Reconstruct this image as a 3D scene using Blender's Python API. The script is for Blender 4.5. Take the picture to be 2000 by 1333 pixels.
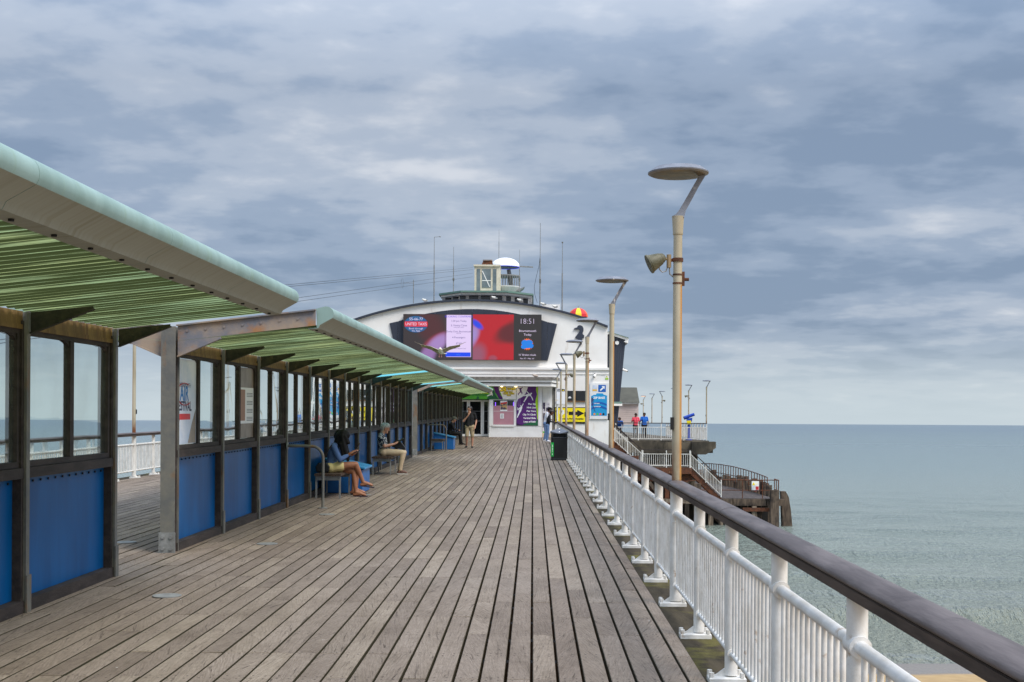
import bpy, math, random
import numpy as np
from mathutils import Vector, Matrix
R = math.radians
random.seed(7); np.random.seed(7)
scene = bpy.context.scene
COL = scene.collection
for o in list(bpy.data.objects): bpy.data.objects.remove(o)

# ---------------------------------------------------------------- camera
cam_d = bpy.data.cameras.new('camera'); cam = bpy.data.objects.new('camera', cam_d); COL.objects.link(cam)
cam_d.sensor_width = 36.0; cam_d.lens = 45.0; cam_d.clip_start = 0.05; cam_d.clip_end = 60000
cam_d.shift_y = 0.0794
cam.matrix_world = (Matrix.Translation((0, 0, 1.65)) @ Matrix.Rotation(R(0.94), 4, 'Z')
                    @ Matrix.Rotation(R(90), 4, 'X') @ Matrix.Rotation(R(0.33), 4, 'Z'))
scene.camera = cam
# ---------------------------------------------------------------- light, sky
SUN_EL, SUN_AZ = 52.0, 130.0      # azimuth clockwise from +Y (the way out to sea): right, a little behind
world = bpy.data.worlds.new('World'); scene.world = world; world.use_nodes = True
def build_sky():
    nt = world.node_tree; N = nt.nodes; L = nt.links; N.clear()
    def n(t, **kw):
        o = N.new(t)
        for k, v in kw.items(): setattr(o, k, v)
        return o
    def math_(op, a, b=None, clamp=False):
        m = n('ShaderNodeMath', operation=op); m.use_clamp = clamp
        for i, v in enumerate((a, b)):
            if v is None: continue
            if isinstance(v, (int, float)): m.inputs[i].default_value = v
            else: L.new(v, m.inputs[i])
        return m.outputs[0]
    sky = n('ShaderNodeTexSky', sky_type='NISHITA', sun_disc=False, sun_elevation=R(SUN_EL), sun_rotation=R(SUN_AZ),
            air_density=1.0, dust_density=1.5, ozone_density=1.5)
    tc = n('ShaderNodeTexCoord'); sep = n('ShaderNodeSeparateXYZ'); L.new(tc.outputs['Generated'], sep.inputs[0])
    zc = math_('MAXIMUM', sep.outputs[2], 0.0)
    den = math_('ADD', zc, 0.16)
    u = math_('DIVIDE', sep.outputs[0], den); v = math_('DIVIDE', sep.outputs[1], den)
    cmb = n('ShaderNodeCombineXYZ'); L.new(u, cmb.inputs[0]); L.new(v, cmb.inputs[1])
    def noise(scale, detail, rough, loc, sc, dist=0.0):
        mp = n('ShaderNodeMapping'); mp.inputs['Location'].default_value = loc; mp.inputs['Scale'].default_value = sc
        L.new(cmb.outputs[0], mp.inputs[0])
        t = n('ShaderNodeTexNoise'); t.inputs['Scale'].default_value = scale; t.inputs['Detail'].default_value = detail
        t.inputs['Roughness'].default_value = rough; t.inputs['Distortion'].default_value = dist
        L.new(mp.outputs[0], t.inputs[0]); return t.outputs[0]
    a = noise(1.3, 6.0, 0.55, (9.1, 0.6, 0), (0.82, 1.0, 1), 0.0)
    b = noise(6.0, 6.0, 0.5, (4.3, 3.1, 2), (1.0, 1.0, 1), 0.0)
    s = math_('ADD', math_('MULTIPLY', a, 0.74), math_('MULTIPLY', b, 0.26))
    ramp = n('ShaderNodeValToRGB'); L.new(s, ramp.inputs[0])
    cr = ramp.color_ramp; cr.interpolation = 'EASE'
    cr.elements[0].position = 0.41; cr.elements[0].color = (0.118, 0.158, 0.224, 1)
    cr.elements[1].position = 0.675; cr.elements[1].color = (0.345, 0.362, 0.394, 1)
    e = cr.elements.new(0.49); e.color = (0.162, 0.202, 0.268, 1)
    e = cr.elements.new(0.56); e.color = (0.222, 0.256, 0.312, 1)
    # thin clear band of sky over the horizon
    hr = n('ShaderNodeMapRange'); hr.interpolation_type = 'SMOOTHSTEP'
    hr.inputs[1].default_value = 0.0; hr.inputs[2].default_value = 0.085; hr.inputs[3].default_value = 0.92; hr.inputs[4].default_value = 0.0
    L.new(sep.outputs[2], hr.inputs[0])
    hz = n('ShaderNodeMixRGB'); L.new(hr.outputs[0], hz.inputs[0]); L.new(ramp.outputs[0], hz.inputs[1])
    hz.inputs[2].default_value = (0.315, 0.362, 0.388, 1)
    # an overcast sky is about three times as bright overhead as at the horizon
    zen = n('ShaderNodeMapRange'); zen.inputs[1].default_value = 0.25; zen.inputs[2].default_value = 0.9
    zen.inputs[3].default_value = 10.0; zen.inputs[4].default_value = 38.0
    L.new(sep.outputs[2], zen.inputs[0])
    sc = n('ShaderNodeVectorMath', operation='SCALE'); L.new(hz.outputs[0], sc.inputs[0]); L.new(zen.outputs[0], sc.inputs['Scale'])
    mix = n('ShaderNodeMixRGB'); mix.inputs[0].default_value = 0.94
    L.new(sky.outputs[0], mix.inputs[1]); L.new(sc.outputs[0], mix.inputs[2])
    bg = n('ShaderNodeBackground'); bg.inputs[1].default_value = 0.1; L.new(mix.outputs[0], bg.inputs[0])
    out = n('ShaderNodeOutputWorld'); L.new(bg.outputs[0], out.inputs[0])
build_sky()
sun_d = bpy.data.lights.new('sun', 'SUN'); sun = bpy.data.objects.new('sun', sun_d); COL.objects.link(sun)
sun_d.energy = 1.5; sun_d.angle = R(25); sun_d.color = (1.0, 0.94, 0.86)
_az, _el = R(SUN_AZ), R(SUN_EL)
_dir = Vector((math.sin(_az) * math.cos(_el), math.cos(_az) * math.cos(_el), math.sin(_el)))
sun.rotation_euler = _dir.to_track_quat('Z', 'Y').to_euler(); sun.location = (30, -20, 40)
vs = scene.view_settings; vs.view_transform = 'Standard'; vs.look = 'None'; vs.exposure = 0.95; vs.gamma = 1.0
vs.use_curve_mapping = False

# ---------------------------------------------------------------- helpers
SL = 0.0106                      # the deck climbs gently on its way out to sea
def S(y): return SL * y
def lin(r, g, b):
    f = lambda v: (v / 12.92 if v <= 0.04045 else ((v + 0.055) / 1.055) ** 2.4)
    return (f(r / 255), f(g / 255), f(b / 255), 1.0)

def tag(o, label=None, cat=None, group=None, kind=None):
    if label: o['label'] = label
    if cat: o['category'] = cat
    if group: o['group'] = group
    if kind: o['kind'] = kind
    return o
def empty(name, loc, label=None, cat=None, group=None, kind=None):
    o = bpy.data.objects.new(name, None); o.location = loc; o.empty_display_size = 0.2; COL.objects.link(o)
    return tag(o, label, cat, group, kind)
def root_loc(o):
    while o.parent: o = o.parent
    return Vector(o.location)
def add(name, me, parent=None, loc=(0, 0, 0), rz=0):
    o = bpy.data.objects.new(name, me); COL.objects.link(o); o.location = loc; o.rotation_euler = (0, 0, rz)
    if parent: o.parent = parent
    return o
def copy_tree(src, parent=None, loc=None, rz=None, label=None, group=None):
    c = src.copy(); COL.objects.link(c); c.parent = parent
    if loc is not None: c.location = loc
    if rz is not None: c.rotation_euler = (0, 0, rz)
    if label: c['label'] = label
    if group: c['group'] = group
    for ch in list(src.children): copy_tree(ch, c)
    return c

class MB:
    def __init__(s): s.v = []; s.f = []; s.mi = []; s.m = 0
    def _add(s, vs_, fs):
        b = len(s.v); s.v += [tuple(p) for p in vs_]
        for f in fs: s.f.append(tuple(b + i for i in f)); s.mi.append(s.m)
        return s
    def box(s, x0, x1, y0, y1, z0, z1):
        return s._add([(x0,y0,z0),(x1,y0,z0),(x1,y1,z0),(x0,y1,z0),(x0,y0,z1),(x1,y0,z1),(x1,y1,z1),(x0,y1,z1)],
                      [(0,3,2,1),(4,5,6,7),(0,1,5,4),(1,2,6,5),(2,3,7,6),(3,0,4,7)])
    def cbox(s, x0, x1, y0, y1, z0, z1, c=0.006):
        """box with chamfered upper edges"""
        return s._add([(x0,y0,z0),(x1,y0,z0),(x1,y1,z0),(x0,y1,z0),(x0,y0,z1-c),(x1,y0,z1-c),(x1,y1,z1-c),(x0,y1,z1-c),
                       (x0+c,y0+c,z1),(x1-c,y0+c,z1),(x1-c,y1-c,z1),(x0+c,y1-c,z1)],
                      [(0,3,2,1),(0,1,5,4),(1,2,6,5),(2,3,7,6),(3,0,4,7),(4,5,9,8),(5,6,10,9),(6,7,11,10),(7,4,8,11),(8,9,10,11)])
    def beam(s, p0, p1, w, h, up=(0,0,1)):
        p0, p1 = Vector(p0), Vector(p1); d = (p1 - p0).normalized(); up = Vector(up)
        a = d.cross(up)
        if a.length < 1e-4: a = d.cross(Vector((1, 0, 0)))
        a.normalize(); b = a.cross(d).normalized(); a = a * w / 2; b = b * h / 2
        return s._add([p0-a-b,p0+a-b,p0+a+b,p0-a+b,p1-a-b,p1+a-b,p1+a+b,p1-a+b],
                      [(0,1,2,3),(7,6,5,4),(4,5,1,0),(5,6,2,1),(6,7,3,2),(7,4,0,3)])
    def cyl(s, p0, p1, r0, r1=None, n=12, caps=True):
        r1 = r0 if r1 is None else r1
        p0, p1 = Vector(p0), Vector(p1); d = (p1 - p0).normalized()
        a = d.cross(Vector((0,0,1)))
        if a.length < 1e-3: a = Vector((1,0,0))
        a.normalize(); b = d.cross(a)
        vs_ = []
        for p, r in ((p0, r0), (p1, r1)):
            for i in range(n):
                t = 2*math.pi*i/n; vs_.append(p + (a*math.cos(t) + b*math.sin(t))*r)
        fs = [(i, (i+1)%n, n+(i+1)%n, n+i) for i in range(n)]
        if caps: fs += [tuple(reversed(range(n))), tuple(range(n, 2*n))]
        return s._add(vs_, fs)
    def tube(s, pts, r, n=10, radii=None, caps=True):
        pts = [Vector(p) for p in pts]; rings = []
        ref = Vector((0.123, 0.456, 0.88)).normalized()
        prev = None
        vs_ = []
        for i, p in enumerate(pts):
            d = (pts[min(i+1, len(pts)-1)] - pts[max(i-1, 0)]).normalized()
            a = d.cross(ref) if prev is None else prev - d*prev.dot(d)
            a.normalize(); prev = a; b = d.cross(a); rr = radii[i] if radii else r
            for k in range(n):
                t = 2*math.pi*k/n; vs_.append(p + (a*math.cos(t)+b*math.sin(t))*rr)
        fs = []
        for i in range(len(pts)-1):
            for k in range(n): fs.append((i*n+k, i*n+(k+1)%n, (i+1)*n+(k+1)%n, (i+1)*n+k))
        if caps: fs += [tuple(reversed(range(n))), tuple(range((len(pts)-1)*n, len(pts)*n))]
        return s._add(vs_, fs)
    def lathe(s, prof, c=(0,0,0), n=24):
        vs_ = []; c = Vector(c)
        for r, z in prof:
            for k in range(n):
                t = 2*math.pi*k/n; vs_.append((c.x+r*math.cos(t), c.y+r*math.sin(t), c.z+z))
        fs = []
        for i in range(len(prof)-1):
            for k in range(n): fs.append((i*n+k, i*n+(k+1)%n, (i+1)*n+(k+1)%n, (i+1)*n+k))
        ring = prof[0] == prof[-1]
        if prof[0][0] > 1e-4 and not ring: fs.append(tuple(reversed(range(n))))
        if prof[-1][0] > 1e-4 and not ring: fs.append(tuple(range((len(prof)-1)*n, len(prof)*n)))
        return s._add(vs_, fs)
    def prism_y(s, pts, y0, y1):
        """polygon in (x,z), extruded along y"""
        n = len(pts)
        area = sum(pts[i][0]*pts[(i+1)%n][1]-pts[(i+1)%n][0]*pts[i][1] for i in range(n))
        if area < 0: pts = pts[::-1]
        vs_ = [(x, y0, z) for x, z in pts] + [(x, y1, z) for x, z in pts]
        return s._add(vs_, [tuple(range(n)), tuple(reversed(range(n, 2*n)))] + [((i+1)%n, i, n+i, n+(i+1)%n) for i in range(n)])
    def prism_z(s, pts, z0, z1):
        n = len(pts)
        area = sum(pts[i][0]*pts[(i+1)%n][1]-pts[(i+1)%n][0]*pts[i][1] for i in range(n))
        if area < 0: pts = pts[::-1]
        vs_ = [(x, y, z0) for x, y in pts] + [(x, y, z1) for x, y in pts]
        return s._add(vs_, [tuple(reversed(range(n))), tuple(range(n, 2*n))] + [(i, (i+1)%n, n+(i+1)%n, n+i) for i in range(n)])
    def prism_x(s, pts, x0, x1):
        n = len(pts)
        area = sum(pts[i][0]*pts[(i+1)%n][1]-pts[(i+1)%n][0]*pts[i][1] for i in range(n))
        if area < 0: pts = pts[::-1]
        vs_ = [(x0, y, z) for y, z in pts] + [(x1, y, z) for y, z in pts]
        return s._add(vs_, [tuple(reversed(range(n))), tuple(range(n, 2*n))] + [(i, (i+1)%n, n+(i+1)%n, n+i) for i in range(n)])
    def ball(s, c, r, n=12, m=8, rot=None):
        c = Vector(c); r = (r, r, r) if isinstance(r, (int, float)) else r
        vs_ = []
        for i in range(m+1):
            ph = math.pi*i/m - math.pi/2
            for k in range(n):
                t = 2*math.pi*k/n
                p = Vector((r[0]*math.cos(ph)*math.cos(t), r[1]*math.cos(ph)*math.sin(t), r[2]*math.sin(ph)))
                if rot is not None: p = rot @ p
                vs_.append(c + p)
        fs = [(i*n+k, i*n+(k+1)%n, (i+1)*n+(k+1)%n, (i+1)*n+k) for i in range(m) for k in range(n)]
        return s._add(vs_, fs)
    def capsule(s, p0, p1, r0, r1, n=12, m=4):
        p0, p1 = Vector(p0), Vector(p1); d = p1 - p0; L_ = d.length; d = d/L_ if L_ > 1e-6 else Vector((0,0,1))
        a = d.cross(Vector((0,0,1)))
        if a.length < 1e-3: a = Vector((1,0,0))
        a.normalize(); b = d.cross(a); rings = []
        for i in range(m+1): t = -math.pi/2*(1-i/m); rings.append((p0 + d*(r0*math.sin(t)), r0*math.cos(t)))
        for i in range(m+1): t = math.pi/2*i/m; rings.append((p1 + d*(r1*math.sin(t)), r1*math.cos(t)))
        vs_ = [p + (a*math.cos(2*math.pi*k/n)+b*math.sin(2*math.pi*k/n))*max(r, 1e-4) for p, r in rings for k in range(n)]
        fs = [(i*n+k, i*n+(k+1)%n, (i+1)*n+(k+1)%n, (i+1)*n+k) for i in range(len(rings)-1) for k in range(n)]
        fs += [tuple(reversed(range(n))), tuple(range((len(rings)-1)*n, len(rings)*n))]
        return s._add(vs_, fs)
    def shear(s):
        s.v = [(x, y, z + SL*y) for x, y, z in s.v]; return s
    def mesh(s, name, mat, smooth=None, off=(0,0,0)):
        me = bpy.data.meshes.new(name); ox, oy, oz = off
        me.from_pydata([(x-ox, y-oy, z-oz) for x, y, z in s.v], [], s.f)
        for m in (mat if isinstance(mat, (list, tuple)) else [mat]): me.materials.append(m)
        if any(s.mi): me.polygons.foreach_set('material_index', s.mi)
        if smooth is not None:
            me.polygons.foreach_set('use_smooth', [True]*len(me.polygons))
            try: me.set_sharp_from_angle(angle=R(smooth))
            except Exception: pass
        me.update(); return me
    def build(s, name, mat, parent=None, smooth=None, world=True, bevel=0):
        off = root_loc(parent) if (parent and world) else (0, 0, 0)
        o = add(name, s.mesh(name, mat, smooth, off), parent)
        if bevel:
            b = o.modifiers.new('bevel', 'BEVEL'); b.width = bevel; b.segments = 2; b.limit_method = 'ANGLE'; b.angle_limit = R(40)
        return o

# ---------------------------------------------------------------- materials
def M(name, col, col2=None, rough=0.6, scale=3.0, stretch=(1,1,1), bump=0.0, bscale=None, metal=0.0, detail=5.0, spec=0.5,
      lo=0.38, hi=0.62, stain=None, sscale=1.2, sstretch=(1,1,1), slo=0.58, shi=0.68, coat=0.0, trans=0.0, local=False):
    m = bpy.data.materials.new(name); m.use_nodes = True; nt = m.node_tree; N, L = nt.nodes, nt.links
    p = N['Principled BSDF']; p.inputs['Roughness'].default_value = rough; p.inputs['Metallic'].default_value = metal
    p.inputs['Specular IOR Level'].default_value = spec; p.inputs['Coat Weight'].default_value = coat
    p.inputs['Base Color'].default_value = col
    if col2 is None and not bump and stain is None: return m
    if local: src = N.new('ShaderNodeTexCoord').outputs['Object']
    else: src = N.new('ShaderNodeNewGeometry').outputs['Position']
    def noise(sc, st, det):
        mp = N.new('ShaderNodeMapping'); mp.inputs['Scale'].default_value = st; L.new(src, mp.inputs[0])
        t = N.new('ShaderNodeTexNoise'); t.inputs['Scale'].default_value = sc; t.inputs['Detail'].default_value = det
        t.inputs['Roughness'].default_value = 0.6; L.new(mp.outputs[0], t.inputs[0]); return t.outputs[0]
    def rng(v, a, b):
        r = N.new('ShaderNodeMapRange'); r.inputs[1].default_value = a; r.inputs[2].default_value = b; L.new(v, r.inputs[0]); return r.outputs[0]
    cur = None
    if col2 is not None:
        mx = N.new('ShaderNodeMixRGB'); L.new(rng(noise(scale, stretch, detail), lo, hi), mx.inputs[0])
        mx.inputs[1].default_value = col; mx.inputs[2].default_value = col2; cur = mx.outputs[0]
    if stain is not None:
        mx = N.new('ShaderNodeMixRGB'); L.new(rng(noise(sscale, sstretch, 6.0), slo, shi), mx.inputs[0])
        if cur: L.new(cur, mx.inputs[1])
        else: mx.inputs[1].default_value = col
        mx.inputs[2].default_value = stain; cur = mx.outputs[0]
    if cur: L.new(cur, p.inputs['Base Color'])
    if bump:
        b = N.new('ShaderNodeBump'); b.inputs['Strength'].default_value = min(1.0, bump); b.inputs['Distance'].default_value = 0.01
        L.new(noise(bscale or scale*4, stretch, 6.0), b.inputs['Height']); L.new(b.outputs[0], p.inputs['Normal'])
    return m
def emis(name, col, strength=1.0):
    m = bpy.data.materials.new(name); m.use_nodes = True; p = m.node_tree.nodes['Principled BSDF']
    p.inputs['Base Color'].default_value = (0.01, 0.01, 0.01, 1); p.inputs['Roughness'].default_value = 0.4
    p.inputs['Emission Color'].default_value = col; p.inputs['Emission Strength'].default_value = strength
    return m
def glass_mat(name, tint=(0.82, 0.88, 0.86, 1), boost=1.75, wav=0.02):
    m = bpy.data.materials.new(name); m.use_nodes = True; nt = m.node_tree; N, L = nt.nodes, nt.links; N.clear()
    out = N.new('ShaderNodeOutputMaterial'); tr = N.new('ShaderNodeBsdfTransparent'); tr.inputs[0].default_value = tint
    gl = N.new('ShaderNodeBsdfGlossy'); gl.inputs['Roughness'].default_value = 0.01; gl.inputs[0].default_value = (0.95, 0.97, 0.96, 1)
    fr = N.new('ShaderNodeFresnel'); fr.inputs[0].default_value = 1.5
    mu = N.new('ShaderNodeMath'); mu.operation = 'MULTIPLY'; mu.use_clamp = True; mu.inputs[1].default_value = boost; L.new(fr.outputs[0], mu.inputs[0])
    g = N.new('ShaderNodeNewGeometry'); bk = N.new('ShaderNodeMath'); bk.operation = 'SUBTRACT'; bk.inputs[0].default_value = 1.0; L.new(g.outputs['Backfacing'], bk.inputs[1])
    mf = N.new('ShaderNodeMath'); mf.operation = 'MULTIPLY'; L.new(mu.outputs[0], mf.inputs[0]); L.new(bk.outputs[0], mf.inputs[1]); t = N.new('ShaderNodeTexNoise'); t.inputs['Scale'].default_value = 1.3; t.inputs['Detail'].default_value = 0.5
    L.new(g.outputs['Position'], t.inputs[0]); b = N.new('ShaderNodeBump'); b.inputs['Strength'].default_value = wav; b.inputs['Distance'].default_value = 0.3
    L.new(t.outputs[0], b.inputs['Height']); L.new(b.outputs[0], gl.inputs['Normal'])
    # grime film on the pane
    df = N.new('ShaderNodeBsdfDiffuse'); df.inputs[0].default_value = (0.42, 0.44, 0.42, 1)
    t2 = N.new('ShaderNodeTexNoise'); t2.inputs['Scale'].default_value = 2.2; t2.inputs['Detail'].default_value = 6; L.new(g.outputs['Position'], t2.inputs[0])
    rg = N.new('ShaderNodeMapRange'); rg.inputs[1].default_value = 0.4; rg.inputs[2].default_value = 0.75; rg.inputs[3].default_value = 0.02; rg.inputs[4].default_value = 0.14
    L.new(t2.outputs[0], rg.inputs[0])
    m0 = N.new('ShaderNodeMixShader'); L.new(rg.outputs[0], m0.inputs[0]); L.new(tr.outputs[0], m0.inputs[1]); L.new(df.outputs[0], m0.inputs[2])
    mx = N.new('ShaderNodeMixShader'); L.new(mf.outputs[0], mx.inputs[0]); L.new(m0.outputs[0], mx.inputs[1]); L.new(gl.outputs[0], mx.inputs[2])
    L.new(mx.outputs[0], out.inputs[0]); return m

WHITE = M('white_paint', lin(236,234,230), lin(214,210,203), rough=0.42, scale=6, bump=0.35, bscale=22, stain=lin(168,138,104), sscale=7, slo=0.655, shi=0.74)
WHITEB = M('white_render', lin(246,243,238), lin(238,233,226), rough=0.75, scale=0.6, bump=0.2, bscale=12, stain=lin(212,200,184), sscale=1.1, sstretch=(2.2,1,0.5), slo=0.62, shi=0.80)
TIMBER_DK = M('dark_brown_timber', lin(62,52,47), lin(42,34,30), rough=0.75, scale=4, stretch=(3,0.7,3), bump=0.5, bscale=14, stain=lin(106,96,90), sscale=5, slo=0.64, shi=0.78)
RAIL_WOOD = M('handrail_hardwood', lin(106,95,91), lin(80,69,65), rough=0.45, spec=0.3, scale=3.5, stretch=(4,0.5,4), bump=0.35, bscale=10, stain=lin(58,46,42), sscale=4, slo=0.6, shi=0.72)
STEEL = M('weathered_steel', lin(104,104,101), lin(124,120,110), rough=0.6, scale=5, bump=0.3, stain=lin(132,96,60), sscale=3.5, sstretch=(1,1,0.4), slo=0.56, shi=0.68, metal=0.25)
STEEL_RUST = M('rusty_grey_beam', lin(158,140,122), lin(116,116,122), rough=0.7, scale=3.5, bump=0.3, stain=lin(160,116,78), sscale=3, slo=0.54, shi=0.68)
RUST = M('rust', lin(112,66,40), lin(70,44,32), rough=0.85, scale=6, bump=0.5, stain=lin(150,110,80), sscale=3, slo=0.6, shi=0.7)
GALV = M('galvanised_steel', lin(150,150,148), lin(124,124,122), rough=0.5, scale=12, metal=0.2, bump=0.15)
BLACKM = M('black_plastic', lin(22,22,24), lin(30,30,32), rough=0.38, scale=5)
DARK = M('dark_interior', lin(14,14,15), rough=0.7)
NAVY = M('navy_slate_cladding', lin(52,58,72), lin(44,50,64), rough=0.6, scale=2, stretch=(1,1,0.2), bump=0.1)
CONC = M('weathered_concrete', lin(104,94,78), lin(66,60,50), rough=0.9, scale=0.9, bump=0.5, bscale=9, stain=lin(44,40,32), sscale=1.3, sstretch=(1,1,0.35), slo=0.5, shi=0.66)
PILE = M('weathered_pile_timber', lin(112,96,80), lin(70,58,48), rough=0.9, scale=2.5, stretch=(4,4,0.5), bump=0.7, bscale=8, stain=lin(30,26,22), sscale=0.8, slo=0.52, shi=0.64)
CREAM = M('cream_paint', lin(226,216,194), lin(206,194,170), rough=0.6, scale=2, stain=lin(170,150,120), sscale=3, slo=0.6, shi=0.75)
GLASS = glass_mat('shelter_glass')
DGLASS = M('dark_glazing', lin(20,22,25), rough=0.06, spec=0.6)

# ================================================================ setting: sea, beach, deck
SEA = -4.55
def node_mat(name):
    m = bpy.data.materials.new(name); m.use_nodes = True
    return m, m.node_tree.nodes, m.node_tree.links, m.node_tree.nodes['Principled BSDF']
def sea_material():
    m, N, L, p = node_mat('sea_water')
    g = N.new('ShaderNodeNewGeometry'); sep = N.new('ShaderNodeSeparateXYZ'); L.new(g.outputs['Position'], sep.inputs[0])
    def rng(v, a, b, c=0.0, d=1.0):
        r = N.new('ShaderNodeMapRange'); r.inputs[1].default_value = a; r.inputs[2].default_value = b
        r.inputs[3].default_value = c; r.inputs[4].default_value = d; L.new(v, r.inputs[0]); return r.outputs[0]
    def noise(sc, st, det=4.0, rough=0.6):
        mp = N.new('ShaderNodeMapping'); mp.inputs['Scale'].default_value = st; L.new(g.outputs['Position'], mp.inputs[0])
        t = N.new('ShaderNodeTexNoise'); t.inputs['Scale'].default_value = sc; t.inputs['Detail'].default_value = det; t.inputs['Roughness'].default_value = rough
        L.new(mp.outputs[0], t.inputs[0]); return t.outputs[0]
    # turbid sandy shallows, then green, then grey-blue open water
    r = N.new('ShaderNodeValToRGB'); cr = r.color_ramp
    wob = N.new('ShaderNodeMath'); wob.operation = 'MULTIPLY_ADD'; L.new(noise(0.05, (0.4, 1, 1)), wob.inputs[0]); wob.inputs[1].default_value = 16; L.new(sep.outputs[1], wob.inputs[2])
    lg = N.new('ShaderNodeMath'); lg.operation = 'LOGARITHM'; lg.inputs[1].default_value = 10; L.new(wob.outputs[0], lg.inputs[0])
    L.new(rng(lg.outputs[0], 1.55, 3.2), r.inputs[0])
    cr.elements[0].position = 0.0; cr.elements[0].color = (0.23, 0.205, 0.165, 1)
    cr.elements[1].position = 1.0; cr.elements[1].color = (0.135, 0.172, 0.188, 1)
    for pos, c in ((0.05, (0.235, 0.245, 0.19, 1)), (0.2, (0.235, 0.272, 0.225, 1)), (0.45, (0.195, 0.245, 0.23, 1))):
        e = cr.elements.new(pos); e.color = c
    L.new(r.outputs[0], p.inputs['Base Color'])
    p.inputs['IOR'].default_value = 1.333; p.inputs['Specular IOR Level'].default_value = 0.5
    L.new(rng(lg.outputs[0], 1.6, 2.9, 0.05, 0.34), p.inputs['Roughness'])
    a = noise(0.5, (1.0, 1.0, 1), 1); b = noise(1.0, (3.6, 1.5, 1), 4, 0.62)
    ad = N.new('ShaderNodeMath'); ad.operation = 'MULTIPLY_ADD'; sc_a = N.new('ShaderNodeMath'); sc_a.operation = 'MULTIPLY'; sc_a.inputs[1].default_value = 0.4; L.new(a, sc_a.inputs[0]); a = sc_a.outputs[0]; L.new(b, ad.inputs[0]); ad.inputs[1].default_value = 1.0; L.new(a, ad.inputs[2])
    bp = N.new('ShaderNodeBump'); bp.inputs['Distance'].default_value = 0.65; L.new(ad.outputs[0], bp.inputs['Height'])
    L.new(rng(lg.outputs[0], 1.5, 3.3, 1.0, 0.6), bp.inputs['Strength']); L.new(bp.outputs[0], p.inputs['Normal'])
    return m
def geo_steps(a, b, step, g):
    out = [a]
    while out[-1] < b: out.append(out[-1] + step); step *= g
    return out
def build_sea():
    xs = np.array(sorted([-v for v in geo_steps(30, 30000, 0.8, 1.22)] + list(np.arange(-29.5, 60, 0.55)) + geo_steps(60, 30000, 0.8, 1.22)))
    ys = np.array(list(np.arange(26, 110, 0.33)) + geo_steps(110, 45000, 0.5, 1.09))
    X, Y = np.meshgrid(xs, ys)
    rs = np.random.RandomState(3); Z = np.zeros_like(X)
    fade = np.clip((260 - Y)/200, 0, 1) * np.clip((90 - np.abs(X))/40, 0, 1)
    for i in range(26):
        lam = 1.6*1.14**i*(1+0.1*rs.rand()); th = R(-90) + rs.randn()*0.55; k = 2*math.pi/lam
        if lam > 16: break
        Z += 0.0075*lam**0.9*np.sin(k*(math.cos(th)*X + math.sin(th)*Y) + rs.rand()*6.28)*np.where(Y > 110, 0.3, 1)*0.26
    for yc, amp, w in ((42.0, 0.52, 1.3), (51.5, 0.14, 1.5), (62, 0.08, 1.8), (75, 0.06, 1.8), (92, 0.06, 2.2), (35.2, 0.07, 0.5)):
        line = yc + 0.8*np.sin(X*0.07 + yc) + 0.25*np.sin(X*0.19 + 2*yc) - 0.02*(X - 12)
        d = (Y - line)/np.where(Y < line, w*0.42, w*1.3)
        Z += amp*np.exp(-d*d)*(0.85 + 0.2*np.sin(X*0.13 + yc))
    Z = SEA + Z*fade*np.clip((Y - 31.5)/6, 0.0, 1)
    ny, nx = X.shape
    verts = np.stack([X.ravel(), Y.ravel(), Z.ravel()], 1)
    i = np.arange(ny*nx).reshape(ny, nx)
    faces = np.stack([i[:-1,:-1].ravel(), i[:-1,1:].ravel(), i[1:,1:].ravel(), i[1:,:-1].ravel()], 1)
    me = bpy.data.meshes.new('sea'); me.from_pydata(verts.tolist(), [], faces.tolist())
    me.polygons.foreach_set('use_smooth', [True]*len(me.polygons)); me.materials.append(sea_material())
    tag(add('sea', me), 'calm grey green sea with small ripples reaching the horizon', 'sea', kind='structure')
build_sea()
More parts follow.
